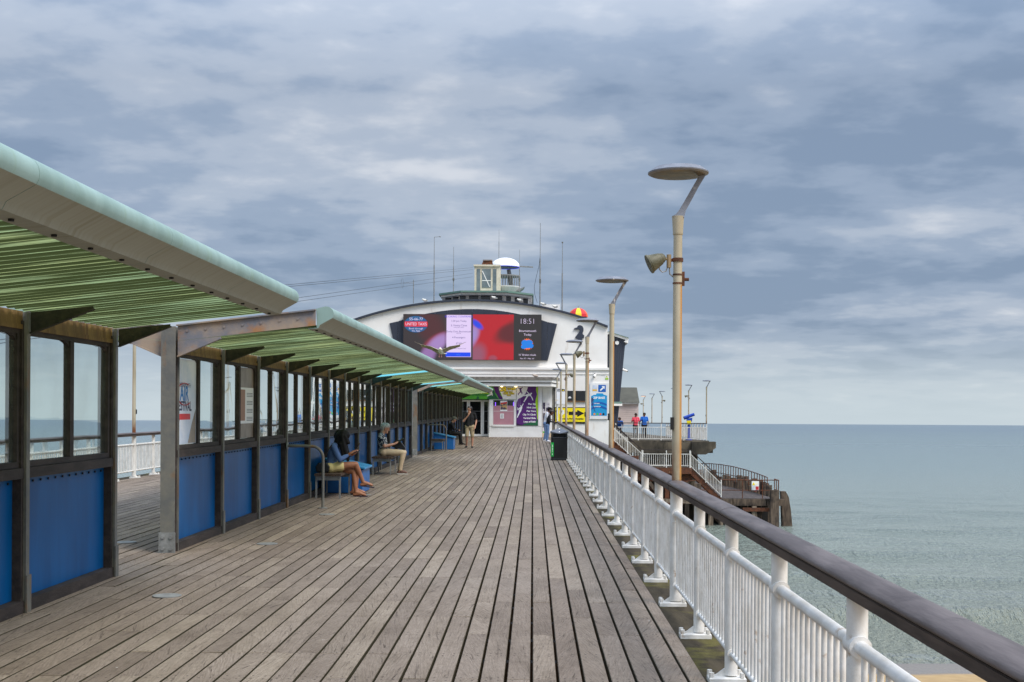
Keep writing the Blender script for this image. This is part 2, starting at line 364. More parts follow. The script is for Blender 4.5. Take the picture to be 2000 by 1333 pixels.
def build_beach():
    m, N, L, p = node_mat('beach_sand')
    g = N.new('ShaderNodeNewGeometry'); sep = N.new('ShaderNodeSeparateXYZ'); L.new(g.outputs['Position'], sep.inputs[0])
    t = N.new('ShaderNodeTexNoise'); t.inputs['Scale'].default_value = 3; t.inputs['Detail'].default_value = 8; L.new(g.outputs['Position'], t.inputs[0])
    t2 = N.new('ShaderNodeTexNoise'); t2.inputs['Scale'].default_value = 0.5; t2.inputs['Detail'].default_value = 4; L.new(g.outputs['Position'], t2.inputs[0])
    wm = N.new('ShaderNodeMath'); wm.operation = 'MULTIPLY_ADD'; L.new(t2.outputs[0], wm.inputs[0]); wm.inputs[1].default_value = 1.2; L.new(sep.outputs[1], wm.inputs[2])
    rg = N.new('ShaderNodeMapRange'); rg.inputs[1].default_value = 31.75; rg.inputs[2].default_value = 32.15; L.new(wm.outputs[0], rg.inputs[0])
    c1 = N.new('ShaderNodeMixRGB'); L.new(t.outputs[0], c1.inputs[0]); c1.inputs[1].default_value = lin(186,158,112); c1.inputs[2].default_value = lin(146,116,76)
    c2 = N.new('ShaderNodeMixRGB'); L.new(rg.outputs[0], c2.inputs[0]); L.new(c1.outputs[0], c2.inputs[1]); c2.inputs[2].default_value = lin(128,112,96)
    L.new(c2.outputs[0], p.inputs['Base Color'])
    r2 = N.new('ShaderNodeMapRange'); r2.inputs[3].default_value = 0.9; r2.inputs[4].default_value = 0.12; L.new(rg.outputs[0], r2.inputs[0]); L.new(r2.outputs[0], p.inputs['Roughness'])
    b = N.new('ShaderNodeBump'); b.inputs['Distance'].default_value = 0.03; b.inputs['Strength'].default_value = 0.5; L.new(t.outputs[0], b.inputs['Height']); L.new(b.outputs[0], p.inputs['Normal'])
    v = []; f = []; xs = np.linspace(-400, 400, 81); ys = list(np.linspace(-120, 24, 13)) + list(np.linspace(25, 36, 23)) + [45, 70]
    for y in ys:
        for x in xs:
            sh = 32.8 + 0.35*math.sin(x*0.17) + 0.25*math.sin(x*0.06 + 1)
            d = sh - y; v.append((x, y, SEA + (0.055*d if d > 0 else 0.05*d) if d < 30 else SEA + 1.65 + (d-30)*0.004))
    n = len(xs)
    for j in range(len(ys)-1):
        for i in range(n-1): f.append((j*n+i, j*n+i+1, (j+1)*n+i+1, (j+1)*n+i))
    me = bpy.data.meshes.new('beach'); me.from_pydata(v, [], f); me.polygons.foreach_set('use_smooth', [True]*len(f)); me.materials.append(m)
    tag(add('beach', me), 'golden sand beach with a wet strip at the water edge', 'beach', kind='structure')
build_beach()

def plank_material():
    m, N, L, p = node_mat('deck_plank_wood')
    g = N.new('ShaderNodeNewGeometry'); at = N.new('ShaderNodeAttribute'); at.attribute_name = 'rnd'
    wn = N.new('ShaderNodeTexWhiteNoise'); wn.noise_dimensions = '1D'; L.new(at.outputs['Fac'], wn.inputs['W'])
    sc = N.new('ShaderNodeVectorMath'); sc.operation = 'MULTIPLY'; L.new(wn.outputs['Color'], sc.inputs[0]); sc.inputs[1].default_value = (40, 70, 5)
    ps = N.new('ShaderNodeVectorMath'); ps.operation = 'ADD'; L.new(g.outputs['Position'], ps.inputs[0]); L.new(sc.outputs[0], ps.inputs[1])
    # cut direction varies from plank to plank
    sr = N.new('ShaderNodeSeparateXYZ'); L.new(wn.outputs['Color'], sr.inputs[0])
    ra = N.new('ShaderNodeMapRange'); ra.inputs[3].default_value = -0.28; ra.inputs[4].default_value = 0.28; L.new(sr.outputs[0], ra.inputs[0])
    rot = N.new('ShaderNodeVectorRotate'); rot.rotation_type = 'Z_AXIS'; L.new(ps.outputs[0], rot.inputs['Vector']); L.new(ra.outputs[0], rot.inputs['Angle'])
    def noise(sc_, st, det=5.0, src=ps, rough=0.6, dist=0.0):
        mp = N.new('ShaderNodeMapping'); mp.inputs['Scale'].default_value = st; L.new(src.outputs[0], mp.inputs[0])
        t = N.new('ShaderNodeTexNoise'); t.inputs['Scale'].default_value = sc_; t.inputs['Detail'].default_value = det; t.inputs['Roughness'].default_value = rough
        t.inputs['Distortion'].default_value = dist; L.new(mp.outputs[0], t.inputs[0]); return t.outputs[0]
    def rng(v, a, b, c=0.0, d=1.0):
        r = N.new('ShaderNodeMapRange'); r.inputs[1].default_value = a; r.inputs[2].default_value = b
        r.inputs[3].default_value = c; r.inputs[4].default_value = d; L.new(v, r.inputs[0]); return r.outputs[0]
    mpw = N.new('ShaderNodeMapping'); mpw.inputs['Scale'].default_value = (7.0, 1.1, 1); L.new(rot.outputs[0], mpw.inputs[0])
    wv = N.new('ShaderNodeTexWave'); wv.wave_type = 'BANDS'; wv.bands_direction = 'X'; wv.inputs['Scale'].default_value = 1.7
    wv.inputs['Distortion'].default_value = 14.0; wv.inputs['Detail'].default_value = 5.0; wv.inputs['Detail Scale'].default_value = 1.3; wv.inputs['Detail Roughness'].default_value = 0.65; L.new(mpw.outputs[0], wv.inputs[0])
    fine = noise(1.0, (70, 5, 1), 4.0, rot); blot = noise(1.3, (2.2, 1, 1), 5.0, ps); crack = noise(1.0, (42, 2.2, 1), 5.0, rot, 0.65, 0.6)
    base = N.new('ShaderNodeMixRGB'); L.new(sr.outputs[1], base.inputs[0]); base.inputs[1].default_value = lin(156,141,127); base.inputs[2].default_value = lin(130,115,102)
    wm = N.new('ShaderNodeMath'); wm.operation = 'POWER'; L.new(sr.outputs[2], wm.inputs[0]); wm.inputs[1].default_value = 3.0
    warm = N.new('ShaderNodeMixRGB'); L.new(wm.outputs[0], warm.inputs[0]); L.new(base.outputs[0], warm.inputs[1]); warm.inputs[2].default_value = lin(164,149,132)
    def mult(cur, fac, col):
        mx = N.new('ShaderNodeMixRGB'); mx.blend_type = 'MULTIPLY'; L.new(fac, mx.inputs[0]); L.new(cur, mx.inputs[1]); mx.inputs[2].default_value = col; return mx.outputs[0]
    cur = mult(warm.outputs[0], rng(wv.outputs['Fac'], 0.35, 0.95, 0.0, 0.22), (0.52, 0.48, 0.44, 1))
    cur = mult(cur, rng(fine, 0.35, 0.75, 0.0, 0.45), (0.55, 0.53, 0.50, 1))
    cur = mult(cur, rng(blot, 0.42, 0.70, 0.0, 0.7), (0.56, 0.52, 0.47, 1))
    cur = mult(cur, rng(crack, 0.60, 0.67, 0.0, 0.85), (0.30, 0.26, 0.22, 1))
    cur = mult(cur, rng(noise(14.0, (2.0, 1.0, 1), 6.0, ps, 0.75), 0.45, 0.7, 0.0, 0.55), (0.45, 0.42, 0.38, 1))
    cur = mult(cur, rng(noise(0.35, (1, 0.5, 1), 3.0, g), 0.42, 0.68, 0.0, 0.45), (0.62, 0.58, 0.52, 1))
    spk = noise(9.0, (1.6, 1, 1), 2.0)
    mx = N.new('ShaderNodeMixRGB'); L.new(rng(spk, 0.765, 0.79), mx.inputs[0]); L.new(cur, mx.inputs[1]); mx.inputs[2].default_value = lin(196,190,182)
    # two nail heads at every joist
    ac = N.new('ShaderNodeAttribute'); ac.attribute_name = 'across'; sp_ = N.new('ShaderNodeSeparateXYZ'); L.new(g.outputs['Position'], sp_.inputs[0])
    def mt(op, a, b):
        q = N.new('ShaderNodeMath'); q.operation = op
        for i, v in enumerate((a, b)):
            if isinstance(v, (int, float)): q.inputs[i].default_value = v
            else: L.new(v, q.inputs[i])
        return q.outputs[0]
    dx = mt('MULTIPLY', mt('SUBTRACT', mt('ABSOLUTE', mt('SUBTRACT', ac.outputs['Fac'], 0.5), 0), 0.27), 0.14)
    dy = mt('SUBTRACT', mt('ABSOLUTE', mt('SUBTRACT', mt('FRACT', mt('MULTIPLY', mt('ADD', sp_.outputs[1], 3.12), 1/0.78), 0), 0.5), 0), 0.5 - 0.05)
    dy = mt('MULTIPLY', dy, 0.78)
    dd = mt('SQRT', mt('ADD', mt('MULTIPLY', dx, dx), mt('MULTIPLY', dy, mt('MULTIPLY', dy, 0.35))), 0)
    nl = N.new('ShaderNodeMixRGB'); L.new(rng(dd, 0.0085, 0.0055, 0.0, 0.7), nl.inputs[0]); L.new(mx.outputs[0], nl.inputs[1]); nl.inputs[2].default_value = lin(58,46,38)
    mx = nl
    # plank sides: algae green, colour darkened to deepen the shade in the gaps
    sn = N.new('ShaderNodeSeparateXYZ'); L.new(g.outputs['Normal'], sn.inputs[0])
    alg_shade = N.new('ShaderNodeMixRGB'); L.new(rng(sn.outputs[2], 0.75, 0.35), alg_shade.inputs[0]); L.new(mx.outputs[0], alg_shade.inputs[1]); alg_shade.inputs[2].default_value = lin(62,57,36)
    L.new(alg_shade.outputs[0], p.inputs['Base Color']); L.new(rng(fine, 0.3, 0.7, 0.62, 0.80), p.inputs['Roughness']); p.inputs['Specular IOR Level'].default_value = 0.35
    s1 = N.new('ShaderNodeMath'); s1.operation = 'MULTIPLY_ADD'; L.new(wv.outputs['Fac'], s1.inputs[0]); s1.inputs[1].default_value = 0.5; L.new(fine, s1.inputs[2])
    s2 = N.new('ShaderNodeMath'); s2.operation = 'SUBTRACT'; L.new(s1.outputs[0], s2.inputs[0]); L.new(rng(crack, 0.6, 0.7, 0, 1.2), s2.inputs[1])
    b = N.new('ShaderNodeBump'); b.inputs['Strength'].default_value = 0.55; b.inputs['Distance'].default_value = 0.006; L.new(s2.outputs[0], b.inputs['Height']); L.new(b.outputs[0], p.inputs['Normal'])
    return m
PLANK = plank_material()
DECK_END = 79.5
deck = tag(empty('pier_deck', (0, 0, 0)), 'weathered grey brown plank deck of the pier', 'deck', kind='structure')
def build_planks():
    rs = random.Random(11); pitch = 0.1594; planks = []
    for row in range(-58, 7):
        x0 = row*pitch + 0.009 + rs.uniform(-.0015, .0015); x1 = (row+1)*pitch - 0.009 + rs.uniform(-.0015, .0015)
        if row == 6: x1 = 1.062
        y = -3.12 - 0.78*rs.randint(0, 3)
        while y < DECK_END:
            L_ = 0.78*rs.choice((2, 2, 3, 3, 4)); y1 = min(y + L_, DECK_END)
            planks.append((x0, x1, max(y, -3.1) + 0.0035, y1 - 0.0035, rs.random(), rs.uniform(-.0022, .0022), rs.uniform(-.0016, .0016))); y = y1
    def seen(q):
        a = 0
        for yy in np.linspace(max(q[2], 5.5), max(q[3], 5.6), 5):
            px = 1041 + (q[0]+q[1])/2*2500/yy; py = 799 + 4125/yy
            if 0 < px < 2000 and py < 1333 and (q[0] > -4.0): a += 1/yy**3
        return a*(q[3]-q[2])
    planks.sort(key=seen, reverse=True)
    def verts(q):
        x0, x1, y0, y1, r, dz, tl = q
        mb = MB(); mb.cbox(x0, x1, y0, y1, -0.055, 0.0, 0.004)
        xm = (x0+x1)/2
        mb.v = [(x, y, z + dz + tl*(x-xm)/0.07*(1 if z > -0.03 else 0)) for x, y, z in mb.v]
        return mb.shear()
    def fin(mb, rn):
        me = mb.mesh('plank', PLANK); a = me.attributes.new('rnd', 'FLOAT', 'POINT'); a.data.foreach_set('value', rn)
        a = me.attributes.new('across', 'FLOAT', 'POINT'); a.data.foreach_set('value', [0.0, 1.0, 1.0, 0.0]*(len(rn)//4)); return me
    for q in planks[:300]:
        mb = verts(q); add('plank', fin(mb, [q[4]]*len(mb.v)), deck)
    allm = MB(); rn = []
    for q in planks[300:]:
        mb = verts(q); allm._add(mb.v, mb.f); rn += [q[4]]*len(mb.v)
    o = add('planks', fin(allm, rn), deck); o['kind'] = 'stuff'
build_planks()
EDGEW = M('algae_edge_board', lin(78,69,54), lin(52,46,36), rough=0.9, spec=0.15, scale=2.5, stretch=(3,0.6,1), bump=0.5, bscale=12, stain=lin(104,98,48), sscale=2.2, slo=0.52, shi=0.68)
for i in range(14):
    y0 = -3 + i*6.0
    MB().box(1.066, 1.43, y0+0.003, min(y0+5.997, DECK_END), -0.16, -0.014).shear().build('edge_board', EDGEW, deck)
    MB().box(-9.62, -9.252, y0+0.003, min(y0+5.997, DECK_END), -0.16, -0.014).shear().build('edge_board', EDGEW, deck)
jm = MB()
for i in range(106): jm.box(-9.2, 1.05, -3.08+0.78*i, -2.98+0.78*i, -0.27, -0.062)
o = jm.shear().build('joists', TIMBER_DK, deck); o['kind'] = 'stuff'
for i in range(9):
    y = 6.0 + 9.09*i
    MB().box(-9.4, 1.35, y-0.25, y+0.25, -0.85, -0.275).shear().build('cross_beam', CONC, deck)
    for x in (-8.6, -4.0, 0.75):
        MB().cyl((x, y, -6.5), (x, y, -0.86 + S(y)), 0.26, n=14).build('pile', CONC, deck, smooth=40)
# flush round metal covers let into the planks
for i, (x, y) in enumerate(((-3.18, 11.1), (-3.2, 15.4), (-3.17, 19.7), (-4.93, 15.45), (-3.18, 24.2))):
    o = MB().cyl((x, y, 0.002), (x, y, 0.009), 0.125, n=24).shear().build('deck_cover', GALV)
    nm = ('nearest to the camera', 'second from the camera', 'third from the camera', None, 'beside the nearest bench')[i]
    tag(o, 'round metal cover in the deck in the gap between the shelters' if i == 3 else 'round metal deck cover along the blue panels, ' + nm, 'deck cover', 'round metal deck covers')

# ================================================================ shelters
WX = -4.05                       # face of the shelter wall on the side of the camera
WC = WX - 0.075
BAY = 2.17
BLUE = M('blue_panel_paint', lin(0,90,150), lin(0,76,130), rough=0.36, scale=1.2, stretch=(1,2.2,0.5), stain=lin(150,170,190), sscale=9, sstretch=(1,2.5,0.5), slo=0.76, shi=0.80, spec=0.18)
BRASS = M('stained_yellow_fascia_board', lin(128,102,56), lin(98,74,40), rough=0.7, scale=4, stretch=(0.1,3,0.1), bump=0.3, stain=lin(92,52,26), sscale=3, sstretch=(1,2,0.4), slo=0.58, shi=0.70)
VERD = M('pale_verdigris_sheet', lin(148,174,167), lin(132,158,150), rough=0.5, scale=1.6, stretch=(1,2,1), bump=0.12, stain=lin(134,160,140), sscale=3, sstretch=(3,3,0.4), slo=0.56, shi=0.72)
VERD_U = M('dirty_verdigris_sheet', lin(160,163,150), lin(154,155,141), rough=0.7, scale=2.2, stretch=(0.04,14,0.04), bump=0.08, stain=lin(136,135,112), sscale=1.6, sstretch=(0.04,7,0.04), slo=0.54, shi=0.80)
BRACK = M('dark_mossy_bracket', lin(58,54,40), lin(34,33,25), rough=0.85, scale=9, bump=0.4, stain=lin(86,72,50), sscale=6, slo=0.58, shi=0.7)
def roof_material(name, c1, c2, dirt, thr):
    m = bpy.data.materials.new(name); m.use_nodes = True; nt = m.node_tree; N, L = nt.nodes, nt.links; p = N['Principled BSDF']; out = N['Material Output']
    g = N.new('ShaderNodeNewGeometry')
    def noise(sc, st, det=5.0):
        mp = N.new('ShaderNodeMapping'); mp.inputs['Scale'].default_value = st; L.new(g.outputs['Position'], mp.inputs[0])
        t = N.new('ShaderNodeTexNoise'); t.inputs['Scale'].default_value = sc; t.inputs['Detail'].default_value = det; t.inputs['Roughness'].default_value = 0.62; L.new(mp.outputs[0], t.inputs[0]); return t.outputs[0]
    def rng(v, a, b, c=0.0, d=1.0):
        r = N.new('ShaderNodeMapRange'); r.inputs[1].default_value = a; r.inputs[2].default_value = b; r.inputs[3].default_value = c; r.inputs[4].default_value = d; L.new(v, r.inputs[0]); return r.outputs[0]
    mx = N.new('ShaderNodeMixRGB'); L.new(rng(noise(0.9, (1, 1, 1)), 0.4, 0.6), mx.inputs[0]); mx.inputs[1].default_value = c1; mx.inputs[2].default_value = c2
    # moss collects on the low side of every corrugation
    at = N.new('ShaderNodeAttribute'); at.attribute_name = 'crest'
    ad = N.new('ShaderNodeMath'); ad.operation = 'MULTIPLY_ADD'; L.new(noise(6.0, (0.10, 5, 0.3), 6.0), ad.inputs[0]); ad.inputs[1].default_value = 0.8
    cm = N.new('ShaderNodeMath'); cm.operation = 'MULTIPLY'; L.new(at.outputs['Fac'], cm.inputs[0]); cm.inputs[1].default_value = 0.46; L.new(cm.outputs[0], ad.inputs[2])
    big = noise(0.8, (0.8, 1.6, 1), 4.0)
    a2 = N.new('ShaderNodeMath'); a2.operation = 'MULTIPLY_ADD'; L.new(big, a2.inputs[0]); a2.inputs[1].default_value = 0.34; L.new(ad.outputs[0], a2.inputs[2])
    m2 = N.new('ShaderNodeMixRGB'); L.new(rng(a2.outputs[0], thr, thr+0.16), m2.inputs[0]); L.new(mx.outputs[0], m2.inputs[1]); m2.inputs[2].default_value = dirt
    L.new(m2.outputs[0], p.inputs['Base Color']); p.inputs['Roughness'].default_value = 0.55
    tl = N.new('ShaderNodeBsdfTranslucent'); L.new(m2.outputs[0], tl.inputs[0])
    ms = N.new('ShaderNodeMixShader'); ms.inputs[0].default_value = 0.66; L.new(p.outputs[0], ms.inputs[1]); L.new(tl.outputs[0], ms.inputs[2]); L.new(ms.outputs[0], out.inputs[0])
    return m
ROOFG = roof_material('green_translucent_roof_sheet', lin(158,180,132), lin(172,182,122), lin(62,70,38), 0.80)
ROOFB = roof_material('turquoise_roof_sheet', lin(120,214,226), lin(140,220,226), lin(70,120,120), 0.98)

def corr_sheet(side, w=1.085, n=7):
    """corrugated sheet: wall line at (0, z 2.40) rising to the eaves; local origin at its near wall corner"""
    v = []; f = []; cr = []; k = n*12
    for i in range(k+1):
        y = w*1.012*i/k; ph = 2*math.pi*n*i/k; dz = 0.013*math.cos(ph)
        for j in range(4):
            t = j/3.0; v.append((side*1.575*t, y, 2.415 + 0.170*t + dz + SL*y)); cr.append(0.5 + 0.5*math.sin(ph))
    for i in range(k):
        for j in range(3):
            q = (i*4+j, i*4+j+1, i*4+j+5, i*4+j+4); f.append(q if side > 0 else q[::-1])
    me = bpy.data.meshes.new('roof_sheet'); me.from_pydata(v, [], f); me.polygons.foreach_set('use_smooth', [True]*len(f)); me.materials.append(ROOFG)
    a = me.attributes.new('crest', 'FLOAT', 'POINT'); a.data.foreach_set('value', cr); return me
SHEET_R, SHEET_L = corr_sheet(1), corr_sheet(-1)
SHEET_B = SHEET_R.copy(); SHEET_B.materials.clear(); SHEET_B.materials.append(ROOFB)
def prof_fascia(side):
    """hollow eaves box: flat top, rounded nose, sloping under face, small lip"""
    pts = [(1.58, 2.775), (1.68, 2.800)]
    for i in range(7):
        t = R(80 - i*19); pts.append((1.695 + 0.085*math.cos(t), 2.716 + 0.085*math.sin(t)))
    pts += [(1.625, 2.590), (1.605, 2.552), (1.49, 2.542), (1.49, 2.549), (1.59, 2.560)]
    return [(WX + side*x if side > 0 else WC*2 - WX + side*x, z) for x, z in pts]
def shear_mesh(mb, name, mat, smooth=None): return mb.shear().mesh(name, mat, smooth)
def bay_meshes():
    """one bay of the shelter wall, local origin at the near post, y forward"""
    D = {}
    xl = WC*2 - WX
    mb = MB(); mb.box(WX-0.012, WX+0.012, -0.035, 0.035, 0.0, 2.40).box(WX-0.10, WX-0.012, -0.006, 0.006, 0.0, 2.40).box(xl-0.012, xl+0.012, -0.035, 0.035, 0, 2.40)
    D['post'] = shear_mesh(mb, 'post', STEEL)
    mb = MB(); mb.box(WX+0.013, WX+0.026, -0.045, 0.045, 0.0, 0.30); D['post_shoe'] = shear_mesh(mb, 'post_shoe', STEEL)
    mb = MB(); mb.box(xl+0.013, WX-0.013, 0.008, 0.075, 0.0, 2.33); D['stud'] = shear_mesh(mb, 'stud', TIMBER_DK)
    mb = MB(); mb.box(xl+0.013, WX-0.013, BAY-0.075, BAY-0.008, 0.0, 2.33); D['stud2'] = shear_mesh(mb, 'stud', TIMBER_DK)
    mb = MB(); mb.box(WX-0.11, WX-0.085, 0.076, BAY-0.076, 0.10, 1.07); D['panel'] = shear_mesh(mb, 'blue_panel', BLUE)
    mb = MB()
    for i in range(12):
        y = 0.17 + i*(BAY-0.34)/11; mb.cyl((WX-0.084, y, 1.035), (WX-0.075, y, 1.035), 0.011, n=6)
    D['bolts'] = shear_mesh(mb, 'bolt_row', DARK)
    mb = MB(); mb.box(xl-0.004, WX+0.002, 0.04, BAY-0.04, 0.0, 0.098); D['base_rail'] = shear_mesh(mb, 'base_rail', TIMBER_DK)
    mb = MB(); mb.box(xl+0.012, WX-0.004, 0.038, BAY-0.038, 1.072, 1.155); D['mid_rail'] = shear_mesh(mb, 'mid_rail', TIMBER_DK)
    mb = MB(); mb.box(WX-0.05, WX-0.022, 0.04, BAY-0.04, 2.285, 2.405).box(WX-0.022, WX-0.012, 0.06, BAY-0.06, 2.262, 2.30); D['header'] = shear_mesh(mb, 'header_board', BRASS)
    for s in (0, 1):
        y0 = 0.078 + s*(BAY/2-0.078); y1 = y0 + BAY/2 - 0.078; mb = MB(); xa, xb = WX-0.095, WX-0.030
        mb.box(xa, xb, y0, y1, 1.158, 1.205).box(xa, xb, y0, y1, 2.225, 2.283).box(xa, xb, y0, y0+0.045, 1.206, 2.224).box(xa, xb, y1-0.045, y1, 1.206, 2.224)
        D['sash%d' % s] = shear_mesh(mb, 'window_frame', TIMBER_DK)
        mb = MB(); mb.box(WX-0.066, WX-0.060, y0+0.0455, y1-0.0455, 1.2055, 2.2245); D['pane%d' % s] = shear_mesh(mb, 'pane', GLASS)
        # the pane's upper far corner is a small rounded timber fillet
        mb = MB(); mb.prism_x([(y1-0.0455, 2.2242), (y1-0.0455, 2.17), (y1-0.10, 2.205), (y1-0.19, 2.2242)], xa+0.012, xb-0.012); D['fillet%d' % s] = shear_mesh(mb, 'corner_fillet', TIMBER_DK)
    mb = MB()
    pts = [(WX+0.028, 2.235), (WX+0.028, 2.40), (WX+0.53, 2.452), (WX+0.53, 2.432)]
    mb.prism_y(pts, -0.006, 0.006).beam((WX+0.028, 0, 2.232), (WX+0.535, 0, 2.430), 0.06, 0.012)
    D['bracket'] = shear_mesh(mb, 'roof_bracket', BRACK)
    mb = MB(); pts = [(2*WC - x, z) for x, z in pts]
    mb.prism_y(pts, -0.006, 0.006).beam((2*WC-WX-0.028, 0, 2.232), (2*WC-WX-0.535, 0, 2.430), 0.06, 0.012); D['bracket_l'] = shear_mesh(mb, 'roof_bracket', BRACK)
    return D
BM = bay_meshes()
def col_meshes():
    mb = MB(); x0, x1 = WX-0.155, WX+0.008
    mb.box(x0, x1, -0.09, -0.074, 0.0, 2.56).box(x0, x1, 0.074, 0.09, 0.0, 2.56).box((x0+x1)/2-0.008, (x0+x1)/2+0.008, -0.0735, 0.0735, 0.0, 2.55)
    c = shear_mesh(mb, 'column', STEEL)
    mb = MB(); mb.box(x0-0.012, x1+0.012, -0.106, -0.0905, 0.0, 0.23)
    for bx in (x0+0.035, x1-0.035):
        for bz in (0.05, 0.18): mb.cyl((bx, -0.122, bz), (bx, -0.1055, bz), 0.022, n=6)
    p = shear_mesh(mb, 'column_shoe', GALV)
    mb = MB()
    for sd in (1, -1):
        X = lambda x: (WX + x) if sd > 0 else (2*WC - WX - x)
        mb.prism_y([(X(0.012), 2.40), (X(0.012), 2.565), (X(1.58), 2.750), (X(1.58), 2.582)], -0.010, 0.0)
        mb.beam((X(0.0), -0.005, 2.575), (X(1.58), -0.005, 2.760), 0.075, 0.016)
        mb.prism_y([(X(0.012), 2.225), (X(0.012), 2.399), (X(0.50), 2.452), (X(0.50), 2.432)], -0.009, -0.001)
        mb.beam((X(0.012), -0.005, 2.222), (X(0.505), -0.005, 2.432), 0.07, 0.014)
        for i in range(7): xx = 0.12 + 0.21*i; mb.cyl((X(xx), -0.020, 2.50+0.1135*xx), (X(xx), -0.010, 2.50+0.1135*xx), 0.014, n=6)
    b = shear_mesh(mb, 'end_beam', STEEL_RUST)
    return c, p, b
COLM, SHOEM, BEAMM = col_meshes()
def fascia_meshes(side, L_):
    pts = prof_fascia(side); n = len(pts); mb = MB()
    area = sum(pts[i][0]*pts[(i+1)%n][1]-pts[(i+1)%n][0]*pts[i][1] for i in range(n)); pts = pts[::-1] if area < 0 else pts
    mb.prism_y(pts, 0.003, L_-0.003)
    # the painted top and nose are cleaner than the under face
    mi = []
    for f in mb.f:
        nz = Vector(mb.v[f[1]]) - Vector(mb.v[f[0]]); n2 = Vector(mb.v[f[2]]) - Vector(mb.v[f[1]]); nn = nz.cross(n2)
        cx = sum(mb.v[i][0] for i in f)/len(f); rel = cx - WX if side > 0 else (2*WC - WX) - cx
        mi.append(1 if nn.z < -0.62*nn.length or (rel < 1.655 and nn.z < 0.3*nn.length and abs(nn.y) < 0.5*nn.length) else 0)
    mb.mi = mi
    return shear_mesh(mb, 'eaves_fascia', [VERD, VERD_U], 35)
FAS_R, FAS_L = fascia_meshes(1, BAY), fascia_meshes(-1, BAY)
def fascia_bolts():
    mb = MB()
    for i in range(4):
        y = 0.25 + i*0.55; mb.cyl((WX+1.545, y, 2.535), (WX+1.545, y, 2.546), 0.016, n=6)
    return shear_mesh(mb, 'fascia_bolts', DARK)
FBOLT = fascia_bolts()
def pc(name, me, par, y): return add(name, me, par, (0, y, SL*y))
def build_shelter(y0, nb, label, near_col, far_col, blues=()):
    rt = empty('pier_shelter', (0, y0, S(y0)), label, 'shelter', 'long glazed shelters down the middle of the pier')
    for i in range(nb + 1):
        y = i*BAY
        if not (i == 0 and near_col):
            pc('post', BM['post'], rt, y); pc('post_shoe', BM['post_shoe'], rt, y); pc('roof_bracket', BM['bracket'], rt, y); pc('roof_bracket', BM['bracket_l'], rt, y)
        if i == nb: break
        for k, nm in (('stud','stud'),('stud2','stud'),('base_rail','base_rail'),('mid_rail','mid_rail'),('header','header_board')): pc(nm, BM[k], rt, y)
        pn = pc('blue_panel', BM['panel'], rt, y); add('bolt_row', BM['bolts'], pn)['kind'] = 'stuff'
        for s in (0, 1):
            w = pc('window', BM['sash%d' % s], rt, y); add('pane', BM['pane%d' % s], w); add('corner_fillet', BM['fillet%d' % s], w)
            sb = (i*2 + s) in blues
            add('roof_sheet', SHEET_B if sb else SHEET_R, rt, (WX, y + s*BAY/2, SL*(y + s*BAY/2)))
            add('roof_sheet', SHEET_L, rt, (2*WC-WX, y + s*BAY/2, SL*(y + s*BAY/2)))
        fo = pc('eaves_fascia', FAS_R, rt, y); add('fascia_bolts', FBOLT, fo)['kind'] = 'stuff'; pc('eaves_fascia', FAS_L, rt, y)
    if near_col:
        c = pc('column', COLM, rt, -0.02); add('column_shoe', SHOEM, c); pc('end_beam', BEAMM, rt, -0.02)
    return rt
sh1 = build_shelter(12.35 - 5*BAY, 5, 'nearest pier shelter with blue panels and green roof, at the left edge', False, True)
sh2 = build_shelter(14.5, 13, 'middle pier shelter with blue panels and a rusty steel end beam', True, True, (15, 25))
sh3 = build_shelter(44.7, 13, 'farthest pier shelter, reaching to the white building', True, True, (1,))
# ---- posters on two panes of the middle shelter
def text_mesh(txt, size, align='CENTER', bold=0.0):
    cu = bpy.data.curves.new('t', 'FONT'); cu.body = txt; cu.size = size; cu.align_x = align; cu.align_y = 'CENTER'; cu.offset = bold; cu.resolution_u = 2
    ob = bpy.data.objects.new('t', cu); COL.objects.link(ob); dg = bpy.context.evaluated_depsgraph_get()
    me = bpy.data.meshes.new_from_object(ob.evaluated_get(dg)); bpy.data.objects.remove(ob); bpy.data.curves.remove(cu); return me
def text(name, txt, size, loc, mat, parent, face='front', align='CENTER', bold=0.0, sx=1.0, shear=0.0):
    """face 'front': readable from -Y; 'side': readable from +X"""
    me = text_mesh(txt, size, align, bold); me.materials.clear(); me.materials.append(mat)
    n = len(me.vertices); co = np.empty(n*3); me.vertices.foreach_get('co', co); co = co.reshape(n, 3); off = root_loc(parent)
    out = np.zeros_like(co)
    if face == 'front': out[:,0] = co[:,0]*sx; out[:,1] = 0; out[:,2] = co[:,1]
    else: out[:,0] = 0; out[:,1] = co[:,0]*sx; out[:,2] = co[:,1]
    out += np.array(loc) - np.array(off); me.vertices.foreach_set('co', out.ravel()); me.update()
    return add(name, me, parent)
def flat(name, col, rough=0.5): return M(name, lin(*col), rough=rough)
P_WHITE = flat('print_white', (238,238,240)); P_NAVY = flat('print_navy', (30,40,80)); P_RED = flat('print_red', (208,40,44)); P_BLUE = flat('print_blue', (20,120,196))
P_YEL = flat('print_yellow', (250,226,10)); P_BLK = flat('print_black', (18,18,18)); P_PUR = flat('print_purple', (84,24,112)); P_GRN = flat('print_green', (86,176,44)); P_LIME = flat('print_lime', (160,204,20))
P_DGRN = flat('print_dark_green', (24,96,58)); P_SKY = M('print_sky', lin(226,228,236), lin(176,196,222), rough=0.35, scale=1.6); P_GREY = flat('print_grey', (120,120,124)); P_TAUPE = M('print_taupe', lin(150,134,116), lin(120,104,88), rough=0.4, scale=3)
def side_poster(name, y0, y1, z0, z1, mat, label, x=WX-0.058):
    rt = empty(name, (x, (y0+y1)/2, z0 + S((y0+y1)/2)), label, 'poster')
    MB().box(x, x+0.003, y0, y1, z0, z1).shear().build('sheet', mat, rt); return rt
def sz(y, z): return z + S(y)
